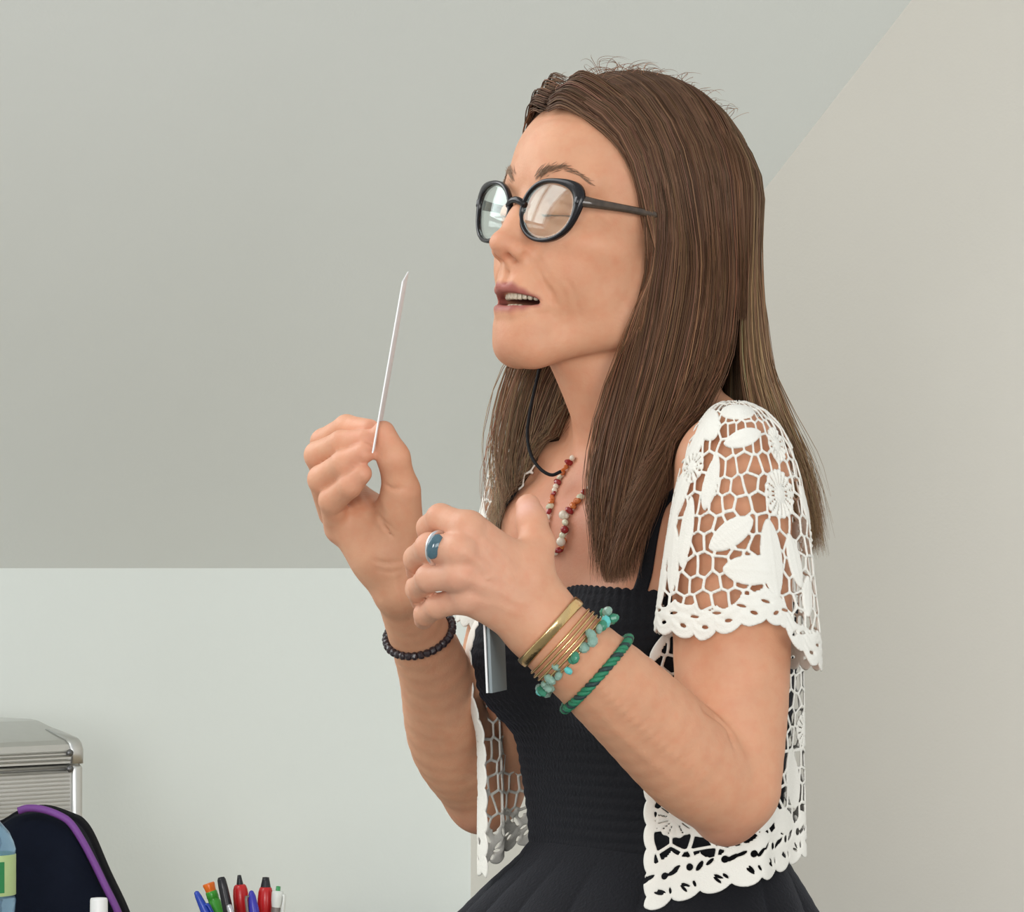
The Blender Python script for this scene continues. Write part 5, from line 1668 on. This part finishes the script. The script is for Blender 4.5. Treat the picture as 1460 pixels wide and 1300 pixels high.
def pen(name, label, top, low, dz, parts):
    """top, low: pixels on the axis; dz: depth shift; parts: (name, profile [(r, dist from top)], material)"""
    a_ = pix(top[0], top[1], PDp + dz); b_ = pix(low[0], low[1], PDp + dz)
    ax = unit(b_ - a_)
    L = (a_[2] - TZ - 0.010) / -ax[2]
    root = empty(name, a_ + ax * L); tag(root, label, 'pen', 'pens in the cup')
    first = None
    for nm, pr, mt in parts:
        pr = [(r_, L if t_ is None else t_) for r_, t_ in pr]
        v, f = lathe(pr, a_, 18, ax); o_ = mk(nm, v, f, mt, root)
        if nm in ('cap', 'collar'): first = o_
    return first, a_, ax
def clip(root, a_, ax, side, r0, t0, t1, mt, w_=0.003):
    sd_ = unit(np.asarray(side, float) - ax * np.dot(side, ax))
    pts = np.array([a_ + ax * t0 + sd_ * (r0 * 0.7), a_ + ax * (t0 + 0.003) + sd_ * (r0 + 0.0022), a_ + ax * (t1 - 0.004) + sd_ * (r0 + 0.0022), a_ + ax * t1 + sd_ * (r0 + 0.001)])
    v, f = tube(catmull(pts, 10), w_ * 0.55, 8, up=sd_, rb=np.full(10, w_)); mk('clip', v, f, mt, root)
r, a_, ax = pen('ballpoint_pen', 'blue capped ballpoint pen leaning left in the cup', (279, 1270), (299, 1312), 0.0, [('cap', [(0.0001, 0), (0.0026, 0.0012), (0.0036, 0.006), (0.0050, 0.022), (0.0056, 0.045), (0.0056, 0.055), (0.0001, 0.055)], m_blue), ('barrel', [(0.0038, 0.055), (0.0038, None), (0.0001, None)], m_blue)])
clip(r, a_, ax, (0.8, -0.3, 0.5), 0.0045, 0.018, 0.05, m_blue)
pen('marker', 'green marker with an orange end in the cup', (297, 1259), (312, 1304), 0.012, [('end_cap', [(0.0001, 0), (0.0062, 0.0), (0.0068, 0.0015), (0.0060, 0.006), (0.0058, 0.009)], m_orange), ('barrel', [(0.0058, 0.009), (0.0064, 0.010), (0.0066, 0.016), (0.0063, 0.0165), (0.0063, 0.02), (0.0068, 0.0205), (0.0070, 0.06), (0.0066, None), (0.0001, None)], m_green2)])
pen('felt_pen', 'black felt pen with a rounded cap in the cup', (315, 1250), (327, 1306), -0.012, [('cap', [(0.0001, 0), (0.0034, 0.0004), (0.0046, 0.003), (0.0052, 0.012), (0.0056, 0.034), (0.0056, 0.05), (0.0001, 0.05)], m_blk), ('barrel', [(0.0050, 0.05), (0.0050, None), (0.0001, None)], m_blk)])
pen('gel_pen', 'thin silver pen beside the black felt pen', (326, 1289), (333, 1312), -0.035, [('cap', [(0.0001, 0), (0.0026, 0.0008), (0.0034, 0.004), (0.0038, 0.02)], m_silver), ('barrel', [(0.0038, 0.02), (0.0038, None), (0.0001, None)], m_silver)])
for tp_, lw_, dz_, lb in (((341, 1247), (346, 1310), 0.004, 'red marker with a narrow black tip in the cup'), ((379, 1250), (378, 1310), 0.006, 'red marker with a broad slanted black tip in the cup')):
    pen('marker', lb, tp_, lw_, dz_, [('tip_plug', [(0.0001, 0), (0.0020 if tp_[0] < 350 else 0.0036, 0.0004), (0.0026 if tp_[0] < 350 else 0.0042, 0.004), (0.0044 if tp_[0] < 350 else 0.0062, 0.014)], m_blk), ('cap', [(0.0001, 0.0105), (0.0052, 0.0105), (0.0066, 0.012), (0.0078, 0.016), (0.0086, 0.024), (0.0086, 0.06), (0.0001, 0.06)], m_red), ('barrel', [(0.0070, 0.06), (0.0070, None), (0.0001, None)], m_red)])
r, a_, ax = pen('ballpoint_pen', 'violet-blue capped pen between the two red markers', (358, 1269), (364, 1312), -0.02, [('cap', [(0.0001, 0), (0.0022, 0.001), (0.0040, 0.006), (0.0056, 0.02), (0.0060, 0.045), (0.0060, 0.055), (0.0001, 0.055)], m_violet), ('barrel', [(0.0040, 0.055), (0.0040, None), (0.0001, None)], m_violet)])
clip(r, a_, ax, (-0.9, -0.2, 0.1), 0.0045, 0.006, 0.05, m_taupe)
r, a_, ax = pen('retractable_pen', 'white and taupe pen with a green button, rightmost in the cup', (397, 1263), (392, 1310), -0.005, [('button', [(0.0001, 0), (0.0024, 0.0003), (0.0026, 0.006)], m_grn3), ('collar', [(0.0001, 0.005), (0.0060, 0.0052), (0.0066, 0.008), (0.0062, 0.016), (0.0050, 0.023)], m_offw), ('barrel', [(0.0050, 0.022), (0.0052, 0.03), (0.0052, None), (0.0001, None)], m_taupe)])
clip(r, a_, ax, (0.9, -0.3, 0.1), 0.006, 0.008, 0.045, m_offw)
